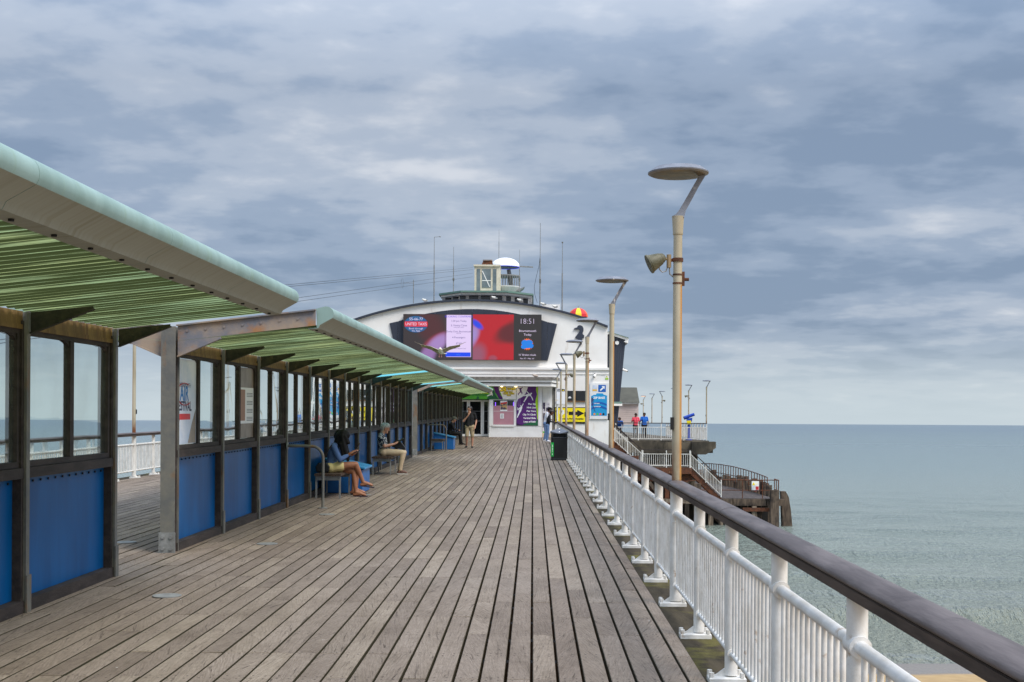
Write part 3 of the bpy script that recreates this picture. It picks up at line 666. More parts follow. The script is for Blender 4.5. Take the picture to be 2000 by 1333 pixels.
y0 = 14.5; pa = side_poster('festival_poster', y0+0.13, y0+1.02, 1.215, 2.215, P_SKY, 'pale blue air festival poster in the first window of the middle shelter')
xp = WX - 0.0535; yc = y0 + 0.50
def st(*a, **k): text('lettering', *a, face='side', parent=pa, **k)
st('BOURNEMOUTH', 0.075, (xp, yc, sz(yc, 1.905)), P_NAVY, sx=0.95); st('AIR', 0.24, (xp, yc, sz(yc, 1.80)), P_BLUE, bold=0.006); st('FESTIVAL', 0.155, (xp, yc, sz(yc, 1.655)), P_NAVY, bold=0.004)
MB().box(xp-0.001, xp, yc-0.26, yc+0.26, 1.50, 1.57).shear().build('red_strip', P_RED, pa)
mb = MB()
for i in range(14):
    t0, t1 = R(60+i*18), R(78+i*18); mb.beam((xp, yc+0.33*math.cos(t0), sz(yc,1.80)+0.13*math.sin(t0)), (xp, yc+0.33*math.cos(t1), sz(yc,1.80)+0.13*math.sin(t1)), 0.004, 0.022, (1,0,0))
mb.build('red_swoosh', P_RED, pa)
MB().prism_x([(yc+0.16, 1.22), (yc+0.50, 1.22), (yc+0.50, 1.62), (yc+0.33, 1.45)], xp-0.001, xp).shear().build('dark_picture', P_TAUPE, pa)
MB().prism_x([(yc-0.34, 1.30), (yc-0.24, 1.26), (yc-0.20, 1.5), (yc-0.27, 1.72), (yc-0.32, 1.55)], xp-0.001, xp).shear().build('picture_of_figure', flat('print_brown', (150,96,80)), pa)
y0 = 14.5 + BAY + BAY/2; pb = side_poster('notice_poster', y0+0.05, y0+1.0, 1.215, 2.215, P_TAUPE, 'brown notice poster with white panel in the second bay of the middle shelter')
MB().box(xp-0.001, xp, y0+0.06, y0+0.98, 1.42, 1.93).shear().build('white_panel', P_WHITE, pb)
MB().box(xp+0.0005, xp+0.001, y0+0.10, y0+0.42, 1.46, 1.90).shear().build('brown_picture', flat('print_tan', (158,112,84)), pb)
mb = MB()
for k in range(4):
    for j in range(3): mb.box(xp+0.0005, xp+0.001, y0+0.52, y0+0.9, 1.845-k*0.115-j*0.022, 1.855-k*0.115-j*0.022)
mb.shear().build('lines_of_print', P_GREY, pb)

# ================================================================ railings and lamp posts
RX, RB = 1.22, 1.515
def rail_bay_meshes():
    D = {}
    mb = MB(); mb.cyl((0, 0, 0.03), (0, 0, 0.967), 0.040, n=16)
    D['post'] = shear_mesh(mb, 'post', WHITE, 40)
    mb = MB(); mb.cyl((0, 0, 0.03), (0, 0, 0.967), 0.052, n=16); D['post_big'] = shear_mesh(mb, 'post', WHITE, 40)
    mb = MB(); mb.cbox(-0.140, 0.085, -0.065, 0.065, -0.012, 0.022, 0.006)
    for bx, by in ((-0.125, -0.045), (-0.125, 0.045), (0.06, -0.05), (0.06, 0.05)): mb.cyl((bx, by, 0.0215), (bx, by, 0.052), 0.016, n=6)
    mb.prism_y([(-0.036, 0.02), (-0.11, 0.02), (-0.036, 0.075)], -0.006, 0.006)
    D['plate'] = shear_mesh(mb, 'base_plate', WHITE)
    mb = MB(); mb.cyl((0, 0.040, 0.77), (0, RB-0.040, 0.77), 0.026, n=12, caps=False); D['top_rail'] = shear_mesh(mb, 'upper_rail', WHITE, 40)
    mb = MB(); mb.cyl((0, 0.040, 0.165), (0, RB-0.040, 0.165), 0.019, n=10, caps=False); D['low_rail'] = shear_mesh(mb, 'lower_rail', WHITE, 40)
    mb = MB()
    mb.cyl((0, -0.056, 0.77), (0, 0.056, 0.77), 0.043, n=14); D['collar'] = shear_mesh(mb, 'collar', WHITE, 40)
    mb = MB(); mb.cyl((0, -0.052, 0.165), (0, 0.052, 0.165), 0.031, n=12); D['collar_low'] = shear_mesh(mb, 'collar', WHITE, 40)
    mb = MB(); mb.cyl((0, 0, 0.165), (0, 0, 0.77), 0.0125, n=8, caps=False); D['baluster'] = shear_mesh(mb, 'baluster', WHITE, 50)
    return D
RM = rail_bay_meshes()
def handrail_profile():
    pts = [(-0.060, 1.0085), (0.060, 1.0085), (0.070, 1.014), (0.074, 1.022)]
    for i in range(9):
        t = R(i*22.5); pts.append((0.074*math.cos(t), 1.024 + 0.030*math.sin(t)))
    pts += [(-0.074, 1.022), (-0.070, 1.014)]
    return pts
def handrail_mesh(L_):
    mb = MB(); mb.prism_y(handrail_profile(), 0.002, L_-0.002); return shear_mesh(mb, 'handrail', RAIL_WOOD, 35)
RAIL_UNDER = M('handrail_lower_board', lin(88,75,67), lin(66,56,50), rough=0.7, spec=0.2, scale=4, stretch=(4,0.5,4), bump=0.4, bscale=12)
def underrail_mesh(L_):
    mb = MB(); mb.box(-0.068, 0.068, 0.002, L_-0.002, 0.968, 1.005); mb.box(-0.064, 0.064, 0.004, L_-0.004, 1.0052, 1.0083); return shear_mesh(mb, 'lower_board', RAIL_UNDER)
HR3, HU3 = handrail_mesh(2*RB), underrail_mesh(2*RB)
LAMP_ROWS = []
def build_railing(x, y0, nb, label, n_single, flip=1, lamp_mod=None):
    rt = empty('pier_railing', (x, y0, S(y0)), label, 'railing')
    far = MB(); cnt = 0
    for i in range(nb+1):
        y = i*RB; lamp = lamp_mod is not None and (i - lamp_mod) % 6 == 0
        o = pc('post', RM['post_big' if lamp else 'post'], rt, y); pl = add('base_plate', RM['plate'], o); pl.scale.x = flip
        add('collar', RM['collar'], o); add('collar', RM['collar_low'], o)
        if i == nb: break
        pc('upper_rail', RM['top_rail'], rt, y); pc('lower_rail', RM['low_rail'], rt, y)
        if i % 2 == 0:
            ho = pc('handrail', HR3, rt, y); ho.location.x += random.uniform(-.003, .003); ho.location.z += random.uniform(-.002, .002); add('lower_board', HU3, ho)
        for k in range(1, 14):
            yy = y + k*RB/14
            if cnt < n_single: pc('baluster', RM['baluster'], rt, yy); cnt += 1
            else: far.cyl((0, yy, 0.165), (0, yy, 0.77), 0.0125, n=6, caps=False)
    if far.v:
        o = add('balusters', shear_mesh(far, 'balusters', WHITE, 50), rt); o['kind'] = 'stuff'
    return rt
# posts fall at y = 10.88 + k * 1.515; the lamps stand on every sixth
Y_FIRST = 10.88 - 6*RB
build_railing(RX, Y_FIRST, 40, 'white tubular railing with dark wooden handrail along the right of the deck', 300, 1, 0)
build_railing(-9.24, 29.5 - 10*RB, 42, 'white tubular railing with dark handrail on the far left side of the pier', 150, -1, 4)

POLE = bpy.data.materials.new('lamp_pole_paint')
def pole_material():
    m = POLE; m.use_nodes = True; nt = m.node_tree; N, L = nt.nodes, nt.links; p = N['Principled BSDF']
    tc = N.new('ShaderNodeTexCoord'); g = N.new('ShaderNodeNewGeometry'); sep = N.new('ShaderNodeSeparateXYZ'); L.new(tc.outputs['Object'], sep.inputs[0])
    def noise(sc, st, src):
        mp = N.new('ShaderNodeMapping'); mp.inputs['Scale'].default_value = st; L.new(src, mp.inputs[0])
        t = N.new('ShaderNodeTexNoise'); t.inputs['Scale'].default_value = sc; t.inputs['Detail'].default_value = 5; L.new(mp.outputs[0], t.inputs[0]); return t.outputs[0]
    def rng(v, a, b, c=0.0, d=1.0):
        r = N.new('ShaderNodeMapRange'); r.inputs[1].default_value = a; r.inputs[2].default_value = b; r.inputs[3].default_value = c; r.inputs[4].default_value = d; L.new(v, r.inputs[0]); return r.outputs[0]
    def mul(a, b):
        x = N.new('ShaderNodeMath'); x.operation = 'MULTIPLY'; L.new(a, x.inputs[0]); L.new(b, x.inputs[1]); return x.outputs[0]
    base = N.new('ShaderNodeMixRGB'); L.new(rng(noise(4, (1,1,0.3), g.outputs['Position']), 0.4, 0.65), base.inputs[0])
    base.inputs[1].default_value = lin(188,178,154); base.inputs[2].default_value = lin(160,148,122)
    # rust run below the bracket, down one side of the tube
    side = rng(sep.outputs[0], 0.012, 0.030); below = rng(sep.outputs[2], 2.72, 2.70); n1 = rng(noise(3, (3,3,0.25), g.outputs['Position']), 0.36, 0.55, 0.35, 1)
    st = N.new('ShaderNodeMixRGB'); L.new(mul(mul(side, below), n1), st.inputs[0]); L.new(base.outputs[0], st.inputs[1]); st.inputs[2].default_value = lin(182,128,56)
    # heavy rust where the tube goes through the handrail
    ft = rng(sep.outputs[2], 1.42, 1.10); n2 = rng(noise(9, (1,1,0.35), g.outputs['Position']), 0.40, 0.60)
    s2 = N.new('ShaderNodeMixRGB'); L.new(mul(ft, n2), s2.inputs[0]); L.new(st.outputs[0], s2.inputs[1]); s2.inputs[2].default_value = lin(122,70,34)
    L.new(s2.outputs[0], p.inputs['Base Color']); p.inputs['Roughness'].default_value = 0.55
pole_material()
HEADM = M('grey_lamp_head', lin(128,132,142), lin(108,110,118), rough=0.55, scale=6, stain=lin(206,202,198), sscale=7, sstretch=(1,1,0.4), slo=0.62, shi=0.66, bump=0.15)
LENS = M('dirty_lamp_lens', lin(98,86,62), lin(62,56,42), rough=0.35, scale=9, stretch=(1,1,1))
LIT = emis('lit_lamp_lens', lin(255,170,40), 1.6)
FLOOD = M('mossy_floodlight', lin(112,108,88), lin(78,76,54), rough=0.6, scale=12, bump=0.2)
def lamp_meshes():
    D = {}
    mb = MB(); mb.cyl((0,0,1.035), (0,0,3.15), 0.0405, 0.0375, n=18); D['pole'] = mb.mesh('pole', POLE, 40)
    mb = MB()
    pts = []
    for i in range(7): pts.append((0.0, 0, 3.14 + 0.14*i/6))
    mb.lathe([(0.040, 3.13), (0.043, 3.135), (0.043, 3.15), (0.050, 3.27), (0.052, 3.29), (0.0, 3.292)], n=18); D['socket'] = mb.mesh('socket', POLE, 40)
    mb = MB()
    # flat tapering arm that leans out, cast in one with a foot on the socket
    sec = [(-0.050, 0.050, 3.288, 0.034), (-0.020, 0.052, 3.305, 0.030), (0.010, 0.062, 3.345, 0.026), (0.060, 0.108, 3.43, 0.022), (0.122, 0.166, 3.54, 0.020), (0.182, 0.228, 3.645, 0.020)]
    vs_ = []
    for xa, xb, z, hw in sec: vs_ += [(xa, -hw, z), (xb, -hw, z - 0.012), (xb, hw, z - 0.012), (xa, hw, z)]
    fs = [(3,2,1,0), tuple(range(len(vs_)-4, len(vs_)))]
    for i in range(len(sec)-1):
        a = i*4; fs += [(a+k, a+(k+1)%4, a+4+(k+1)%4, a+4+k) for k in range(4)]
    mb._add(vs_, fs); D['arm'] = mb.mesh('arm', HEADM)
    mb = MB(); mb.lathe([(0.235, 3.640), (0.256, 3.650), (0.258, 3.660), (0.205, 3.700), (0.12, 3.710), (0.0, 3.712)], n=32); D['head'] = mb.mesh('lamp_head', HEADM, 30)
    mb = MB(); mb.lathe([(0.0, 3.629), (0.12, 3.631), (0.20, 3.635), (0.232, 3.6405)], n=32); mb.f = [f[::-1] for f in mb.f]; D['lens'] = mb.mesh('lens', LENS, 60)
    D['lens_lit'] = D['lens'].copy(); D['lens_lit'].materials.clear(); D['lens_lit'].materials.append(LIT)
    mb = MB(); mb.box(-0.056, -0.030, -0.040, 0.005, 1.48, 1.585); D['hatch'] = mb.mesh('door_hatch', BLACKM)
    # floodlight on a clamp
    mb = MB(); mb.cyl((-0.145, -0.01, 2.93), (-0.235, -0.02, 2.885), 0.05, 0.078, n=16).cyl((-0.235, -0.02, 2.885), (-0.248, -0.021, 2.879), 0.084, n=16).ball((-0.145, -0.01, 2.93), (0.045, 0.045, 0.045)); D['flood'] = mb.mesh('floodlight', FLOOD, 40)
    mb = MB(); mb.cyl((-0.075, 0, 2.855), (-0.075, 0, 2.965), 0.020, n=10).cyl((-0.16, 0, 2.925), (-0.07, 0, 2.93), 0.012, n=8); D['fbox'] = mb.mesh('junction_box', M('tan_fitting', lin(150,128,96), rough=0.6), 40)
    mb = MB(); mb.cyl((0,0,2.905), (0,0,2.935), 0.047, n=16).box(-0.085, -0.04, -0.008, 0.008, 2.905, 2.93); D['clamp'] = mb.mesh('clamp', RUST, 40)
    mb = MB(); mb.tube([(-0.16,-0.01,2.89), (-0.155,0,2.84), (-0.13,0,2.815), (-0.10,0,2.825), (-0.085,0,2.86)], 0.005, n=6).tube([(-0.072,0,2.86), (-0.066,0,2.80), (-0.038,0,2.775)], 0.006, n=6); D['cable'] = mb.mesh('cable', M('grey_cable', lin(150,148,144), rough=0.5), 60)
    mb = MB(); mb.box(0.034, 0.058, -0.014, 0.014, 2.70, 2.82).cyl((0.055,0,2.755), (0.095,0,2.755), 0.014, n=10)
    for z in (2.722, 2.795): mb.cyl((0,0,z-0.006), (0,0,z+0.006), 0.043, n=16)
    D['stub'] = mb.mesh('bracket_stub', RUST, 40)
    return D
LM = lamp_meshes()
def lamp(x, y, z, label, flood=False, flip=False, lit=False, group='lamp posts along the pier railings'):
    rt = empty('lamp_post', (x, y, z), label, 'lamp post', group)
    rt.rotation_euler = (0, 0, math.pi if flip else 0)
    for k, nm in (('pole','pole'), ('socket','socket'), ('arm','arm')): add(nm, LM[k], rt)
    h = add('lamp_head', LM['head'], rt); add('lens', LM['lens_lit' if lit else 'lens'], h); add('door_hatch', LM['hatch'], rt)
    if flood:
        f = add('floodlight', LM['flood'], rt); add('clamp', LM['clamp'], f); add('cable', LM['cable'], f); add('junction_box', LM['fbox'], f); add('bracket_stub', LM['stub'], rt)
    return rt
ords = ['nearest and tallest lamp post on the right railing, with rust streaks and a floodlight', 'second lamp post from the camera on the right railing',
        'third lamp post from the camera on the right railing, with a floodlight', 'fourth lamp post from the camera on the right railing',
        'fifth lamp post on the right railing, arm leaning left', 'sixth lamp post from the camera on the right railing, in front of the yellow sign', 'seventh, farthest lamp post on the right railing, by the entrance']
for i in range(7):
    y = 10.88 + i*6*RB
    lamp(RX, y, S(y), ords[i], flood=i in (0, 2, 4), flip=i in (4, 5))
for i, lb in enumerate(('lamp post seen in the gap between the two nearest shelters', 'lamp post on the far left railing hidden behind the middle shelter')):
    y = 29.5 + i*6*RB; lamp(-9.24, y, S(y), lb, flip=True)

# ================================================================ white pier-end building (elevation drawn in steps of 30.4 mm)
FY = 76.0; K = 0.0304
def fx(u): return (u - 1041)*K
def fz(v): return 1.65 + (825.6 - v)*K
def shp(pts): return [(fx(a), fz(b)) for a, b in pts]
bl = empty('pier_building', (-3.6, 77, 0.6), 'white pier building with arched gable and navy roof edge', 'building')
BCX, BHW = -3.6, 8.0; ZT, ZE = 8.83, 7.30; BR = (BHW**2 + (ZT-ZE)**2)/(2*(ZT-ZE)); BZC = ZT - BR
def arch(x, dr=0.0): return BZC + math.sqrt((BR+dr)**2 - (x-BCX)**2)
ax = [BCX - BHW + 2*BHW*i/40 for i in range(41)]
pts = [(BCX+BHW, 4.80), (BCX-BHW, 4.80)] + [(x, arch(x)) for x in ax]
MB().prism_y(pts, FY+0.12, 104).build('gable_wall', WHITEB, bl)
pts = [(x, arch(x)+0.002) for x in ax] + [(x, arch(x) + 0.12) for x in reversed(ax)]
MB().prism_y(pts, FY-0.06, 104.2).build('roof', NAVY, bl)
MB().box(BCX-BHW-0.2, fx(1193), FY, 104, -0.2, 4.78).build('lower_wall', WHITEB, bl)
MB().box(BCX-BHW-0.25, fx(1194.5), FY-0.10, FY+0.4, 4.785, 4.92).build('cornice', WHITEB, bl)
MB().box(BCX-BHW-0.22, fx(1193.8), FY-0.04, FY+0.1, 4.52, 4.56).build('string_course', WHITEB, bl)
# navy surround behind the screen, in separate boards
SX0, SX1, SZ0, SZ1 = fx(787), fx(1056.5), fz(704.5), fz(615.5)
def sur_top(x): return min(fz(604.5) - (x - (SX0+SX1)/2)**2*(0.94/(4.98**2)), 99)
def sur_l(z): t = (z - SZ0)/(fz(633) - SZ0); return fx(775) + (fx(759) - fx(775))*t
def sur_r(z): t = (z - SZ0)/(fz(633) - SZ0); return fx(1069) + (fx(1087) - fx(1069))*t
def surround():
    xs = [fx(759)] + [fx(775 + i*24.4) for i in range(13)] + [fx(1087)]
    for i in range(len(xs)-1):
        a, b = xs[i]+0.006, xs[i+1]-0.006
        if i == 0: p = [(fx(775), SZ0), (xs[0], sur_top(xs[0]) - 0.02), (b, sur_top(b))]; p = [(fx(775)-0.006, SZ0), (fx(759), fz(633)), (b, sur_top(b))]
        elif i == len(xs)-2: p = [(a, SZ0), (fx(1069), SZ0), (fx(1087), fz(633)), (a, sur_top(a))]
        else: p = [(a, SZ0), (min(b, fx(1069)), SZ0), (b, sur_top(b)), ((a+b)/2, sur_top((a+b)/2)), (a, sur_top(a))]
        MB().prism_y(p, FY+0.04, FY+0.118).build('cladding_board', NAVY, bl)
surround()
# ---- right-hand wing with outward-leaning slate walls
WK = 0.0316
def gx(u): return (u - 1041)*WK
def gz(v): return 1.65 + (826.2 - v)*WK
wing = empty('leaning_wing', (gx(1200), 80, 0.6), 'navy boarded wing with outward leaning wall and white eaves', 'building')
nb = 7
for i in range(nb):
    t0, t1 = i/nb, (i+1)/nb; top0, top1 = gx(1187)+(gx(1221)-gx(1187))*t0, gx(1187)+(gx(1221)-gx(1187))*t1 - 0.012
    bo0, bo1 = gx(1187)+(gx(1203)-gx(1187))*t0, gx(1187)+(gx(1203)-gx(1187))*t1 - 0.012
    zt = lambda t: gz(653 + 11*t)
    MB().prism_y([(bo0, 0.5), (bo1, 0.5), (top1, zt(t1)), (top0, zt(t0))], 79.0, 79.08).build('board', NAVY, wing)
MB().prism_y([(gx(1187)+0.01, 0.45), (gx(1203)-0.03, 0.45), (gx(1221)-0.04, gz(664)), (gx(1187)+0.01, gz(653))], 79.085, 100).build('wall', NAVY, wing)
MB().prism_y([(gx(1186.5), gz(649)), (gx(1186.5), gz(653)), (gx(1221), gz(664.5)), (gx(1217), gz(668)), (gx(1225), gz(671)), (gx(1226), gz(661))], 78.8, 100.2).build('eaves', WHITEB, wing)
MB().prism_y([(gx(1186), gz(648)), (gx(1186.5), gz(649.2)), (gx(1226.2), gz(661.2)), (gx(1226), gz(660))], 78.7, 100.3).build('roof_edge', M('green_roof_edge', lin(104,128,116), rough=0.6), wing)
MB().prism_y([(gx(1196), gz(793)), (gx(1196), gz(789)), (gx(1214), gz(789)), (gx(1214), gz(793))], 78.6, 78.99).build('ledge', WHITEB, wing)
MB().prism_y([(gx(1198), gz(788.8)), (gx(1198), gz(785)), (gx(1213), gz(785)), (gx(1213.6), gz(788.8))], 78.65, 78.985).build('ledge_top', M('green_flashing', lin(110,136,126), rough=0.6), wing)
def hexplate():
    mb = MB(); c = (gx(1204), gz(670)); mb.prism_y([(c[0]+0.13*math.cos(R(30+60*i)), c[1]+0.13*math.sin(R(30+60*i))) for i in range(6)], 78.92, 78.995); return mb
tag(hexplate().build('alarm_box', WHITEB), 'white hexagonal alarm box on the navy leaning wall', 'alarm box')
# ---- LED screen
def screen_material():
    m, N, L, p = node_mat('led_picture')
    g = N.new('ShaderNodeNewGeometry'); sep = N.new('ShaderNodeSeparateXYZ'); L.new(g.outputs['Position'], sep.inputs[0])
    def val(v): return v
    def math_(op, a, b, c=None):
        q = N.new('ShaderNodeMath'); q.operation = op
        for i, v in enumerate((a, b, c)):
            if v is None: continue
            if isinstance(v, (int, float)): q.inputs[i].default_value = v
            else: L.new(v, q.inputs[i])
        return q.outputs[0]
    u = math_('MULTIPLY_ADD', sep.outputs[0], 1/K, 1041.0); v = math_('MULTIPLY_ADD', sep.outputs[2], -1/K, 825.6 + 1.65/K)
    def blob(cx, cy, ax_, ay, ang):
        ca, sa = math.cos(R(ang)), math.sin(R(ang))
        du, dv = math_('SUBTRACT', u, cx), math_('SUBTRACT', v, cy)
        a = math_('MULTIPLY', math_('ADD', math_('MULTIPLY', du, ca), math_('MULTIPLY', dv, sa)), 1/ax_)
        b = math_('MULTIPLY', math_('ADD', math_('MULTIPLY', du, -sa), math_('MULTIPLY', dv, ca)), 1/ay)
        r = math_('ADD', math_('MULTIPLY', a, a), math_('MULTIPLY', b, b))
        rg = N.new('ShaderNodeMapRange'); rg.interpolation_type = 'SMOOTHSTEP'; rg.inputs[1].default_value = 0.1; rg.inputs[2].default_value = 1.3; rg.inputs[3].default_value = 1; rg.inputs[4].default_value = 0; L.new(r, rg.inputs[0]); return rg.outputs[0]
    def step(a, e0, e1):
        rg = N.new('ShaderNodeMapRange'); rg.inputs[1].default_value = e0; rg.inputs[2].default_value = e1; L.new(a, rg.inputs[0]); return rg.outputs[0]
    def mix(f, c1, c2):
        q = N.new('ShaderNodeMixRGB')
        for i, w in enumerate((f, c1, c2)):
            if isinstance(w, tuple): q.inputs[i].default_value = w
            elif isinstance(w, (int, float)): q.inputs[i].default_value = w
            else: L.new(w, q.inputs[i])
        return q.outputs[0]
    c = lin(52,42,42)
    c = mix(blob(840, 640, 42, 30, 60), c, lin(78,34,36)); c = mix(blob(853, 668, 32, 14, -30), c, lin(150,50,66)); c = mix(blob(855, 672, 30, 15, -38), c, lin(168,134,196)); c = mix(blob(836, 694, 20, 16, -60), c, lin(150,112,172))
    # right half: red field with a dark wedge, lilac and blue at its left edge
    r2 = mix(blob(1003, 646, 46, 20, -28), lin(186,14,28), lin(98,28,28)); r2 = mix(blob(1000, 655, 30, 20, 10), r2, lin(96,26,30))
    r2 = mix(blob(925, 702, 36, 24, -60), r2, lin(150,84,108)); r2 = mix(blob(918, 660, 30, 16, -62), r2, lin(162,140,206)); r2 = mix(blob(931, 635, 16, 7, 40), r2, lin(30,70,230)); r2 = mix(blob(962, 702, 10, 8, 0), r2, lin(160,70,90))
    c = mix(step(u, 922.0, 922.6), c, r2); c = mix(step(u, 1002.2, 1002.8), c, lin(44,40,38))
    # rows of LED modules
    wv = math_('FRACT', math_('MULTIPLY', v, 0.55), 0); ln = step(wv, 0.86, 0.9)
    c = mix(math_('MULTIPLY', ln, 0.22), c, (0.0, 0.0, 0.0, 1))
    p.inputs['Base Color'].default_value = (0.012, 0.012, 0.014, 1); p.inputs['Roughness'].default_value = 0.5
    L.new(c, p.inputs['Emission Color']); p.inputs['Emission Strength'].default_value = 0.50
    return m
led = empty('led_screen', ((SX0+SX1)/2, FY-0.1, SZ0), 'large video screen with a red picture, taxi advert and clock on the gable', 'screen')
MB().box(SX0, SX1, FY-0.25, FY+0.036, SZ0, SZ1).build('cabinet', M('screen_cabinet', lin(30,30,34), rough=0.5), led)
MB().box(SX0+0.01, SX1-0.01, FY-0.256, FY-0.251, SZ0+0.01, SZ1-0.01).build('picture', screen_material(), led)
E_W = emis('led_white', lin(235,220,250), 0.486); E_LIL = emis('led_lilac', lin(226,206,246), 0.513); E_BLU = emis('led_blue', lin(10,70,240), 0.513); E_NVY = emis('led_navy_text', lin(40,30,120), 0.486); E_RED = emis('led_red', lin(214,18,40), 0.513)
E_TEAL = emis('led_teal', lin(24,92,146), 0.513); E_ORG = emis('led_orange', lin(250,110,20), 0.540); E_SKB = emis('led_cloud', lin(20,124,224), 0.540); E_GRY = emis('led_grey_line', lin(96,86,96), 0.378)
Y1 = FY - 0.262
def fpoly(name, pts, mat, par, y=Y1, th=0.004): return MB().prism_y(shp(pts), y-th, y).build(name, mat, par)
def ell(cu, cv, a, b, n=28): return [(cu + a*math.cos(2*math.pi*i/n), cv + b*math.sin(2*math.pi*i/n)) for i in range(n)]
fpoly('booking_panel', [(871.5,617), (919.5,617), (919.5,699), (871.5,699)], E_LIL, led); fpoly('booking_button', [(870,690), (918.6,690), (918.6,698.2), (870,698.2)], E_BLU, led, Y1-0.006)
for u in (868.4, 922.3): fpoly('phone_edge', [(u,616), (u+0.7,616), (u+0.7,704), (u,704)], E_GRY, led)
def ft(txt, size, u, v, mat, dy=0.012, **k): return text('lettering', txt, size*K, (fx(u), Y1-dy, fz(v)), mat, led, **k)
ft('BOOKING CONFIRMED', 5.2, 895.5, 620.4, emis('led_violet', lin(70,40,220), 0.486), bold=0.0); ft('1:30 pm Today', 5.0, 895.5, 629, E_NVY); ft('3, Ventry Close', 5.0, 895.5, 637.6, E_NVY); ft('Poole, BH12 4AW', 2.6, 895.5, 641.4, E_NVY)
ft('Durley Chine, Bournemouth', 4.9, 895.5, 649.5, E_NVY, sx=0.84); ft('BH2 5JF', 2.6, 895.5, 653, E_NVY); ft('4 Passengers', 5.0, 895.5, 661, E_NVY); ft('£7.60', 5.0, 895.5, 672.5, E_NVY); ft('Avenue Business Card', 2.7, 897, 682.5, E_NVY); ft('Book', 3.6, 895, 694.3, emis('led_pale_blue', lin(60,140,250), 0.486))
fpoly('taxi_badge', ell(811.8, 635.5, 23, 16.2), E_TEAL, led); fpoly('badge_band', [(790,630.2), (834,630.2), (835,635), (834,640.2), (790,640.2), (788.8,635)], E_RED, led, Y1-0.006)
ft('55-66-77', 7.4, 812, 625.6, E_W, bold=0.001); ft('UNITED TAXIS', 8.2, 812, 635.4, E_W, sx=0.78, bold=0.001); ft('Book through', 5.0, 812, 644, E_W); ft('the App', 5.0, 812, 648.4, E_W)
ft('18:51', 15, 1029, 629.3, E_W, bold=-0.010, sx=0.95); ft('Bournemouth', 6.0, 1029.5, 647.6, E_W, bold=0.0); ft('Today', 6.0, 1029.5, 655, E_W, bold=0.0); ft('16° Broken clouds', 5.4, 1029, 694.3, E_W, sx=0.84, bold=0.0); ft('Min: 15° - Max: 16°', 4.2, 1029, 701.5, E_W, sx=0.85)
mb = MB(); st_ = []
for i in range(40): r = 12.2 if i % 2 else 9.2; st_.append((1029 + r*math.cos(2*math.pi*i/40), 673.5 + r*math.sin(2*math.pi*i/40)))
fpoly('sun_symbol', st_, E_ORG, led)
for q, (cu, cv, a, b) in enumerate(((1024, 671, 6.5, 6), (1032, 670.5, 7.5, 5.6), (1029, 676, 11, 5.4), (1022.5, 678.5, 6, 4.2), (1036, 676.5, 5.2, 4.6))): fpoly('cloud_symbol', ell(cu, cv, a, b, 16), E_SKB, led, Y1-0.006-0.002*q)
# ---- seahorse emblem
sh = empty('seahorse_emblem', (fx(1131), FY, fz(676)), 'dark seahorse emblem on the white gable right of the screen', 'emblem')
shpts = [(1119.8,642.6),(1120.6,641.2),(1126,639.6),(1127.2,636.6),(1130,635),(1134,635.6),(1137,638),(1138.6,642),(1138.4,646.5),(1136.8,650.5),(1137.6,653.5),(1140,654.5),(1139.6,660),(1136.6,660.6),(1135.2,664),(1134.6,668),(1135.6,671.5),(1134,674.5),(1131.8,673),(1132,669),(1130.6,665.5),(1127,662.5),(1123.6,660.8),(1122.4,658.4),(1124.4,656),(1126.6,653),(1129.2,649.4),(1131,645.6),(1129.6,643.6),(1126,643.4),(1121,644.2)]
fpoly('relief', shpts, NAVY, sh, FY+0.115, 0.09)
# ---- ground floor front
GRN = M('grey_weathered_canopy', lin(138,130,122), lin(100,94,88), rough=0.85, scale=2.2, stretch=(2,1,1), bump=0.3)
cn = empty('entrance_canopy', (fx(960), 75, 3.7), 'white flat canopy with weathered grey edge over the entrance', 'canopy')
MB().prism_z([(fx(800), 73.6), (fx(1078), 73.6), (fx(1092), 75.2), (fx(1092), FY-0.005), (fx(800), FY-0.005)], fz(744), fz(739.5)).build('roof', GRN, cn)
MB().prism_z([(fx(800), 73.7), (fx(1077), 73.7), (fx(1090.5), 75.25), (fx(1090.5), FY-0.005), (fx(800), FY-0.005)], fz(749.5), fz(744.1)).build('fascia', WHITEB, cn)
MB().prism_z([(fx(800), 73.95), (fx(1075), 73.95), (fx(1087), 75.3), (fx(1087), FY-0.005), (fx(800), FY-0.005)], fz(751.5), fz(749.6)).build('shadow_gap', BLACKM, cn)
MB().prism_z([(fx(800), 73.8), (fx(1076), 73.8), (fx(1088), 75.28), (fx(1088), FY-0.005), (fx(800), FY-0.005)], fz(757), fz(751.6)).build('soffit_band', WHITEB, cn)
DL = emis('downlight_lamp', lin(255,226,150), 6.0)
for u in (953, 981, 1008): MB().cyl((fx(u), 74.2, fz(757)-0.03), (fx(u), 74.2, fz(757)-0.002), 0.06, n=12).build('downlight', DL, cn)
# shop front under the canopy
KY = 74.55
k = empty('ticket_kiosk', (fx(1007), KY+0.7, 0.75), 'white boarded kiosk front with pink-blind window and purple sign', 'kiosk')
PANELW = M('white_boarding', lin(236,235,234), lin(226,224,222), rough=0.5, scale=1.5)
MB().box(fx(957), fx(1058), KY+0.03, FY-0.004, 0.72, fz(757.2)).build('carcass', PANELW, k)
MB().box(fx(956.4), fx(1058.6), KY-0.02, KY+0.3, 0.72, fz(846.5)).build('plinth', PANELW, k)
for i in range(26):
    u = 957.3 + i*3.88; MB().box(fx(u)+0.004, fx(u+3.88)-0.004, KY+0.005, KY+0.028, fz(846.4), fz(833)).build('board', PANELW, k)
for u0, u1 in ((957.2,964.2), (1004.5,1008.8), (1051,1058)): MB().box(fx(u0), fx(u1), KY-0.012, KY+0.0285, fz(832.9), fz(783)).build('pilaster', PANELW, k)
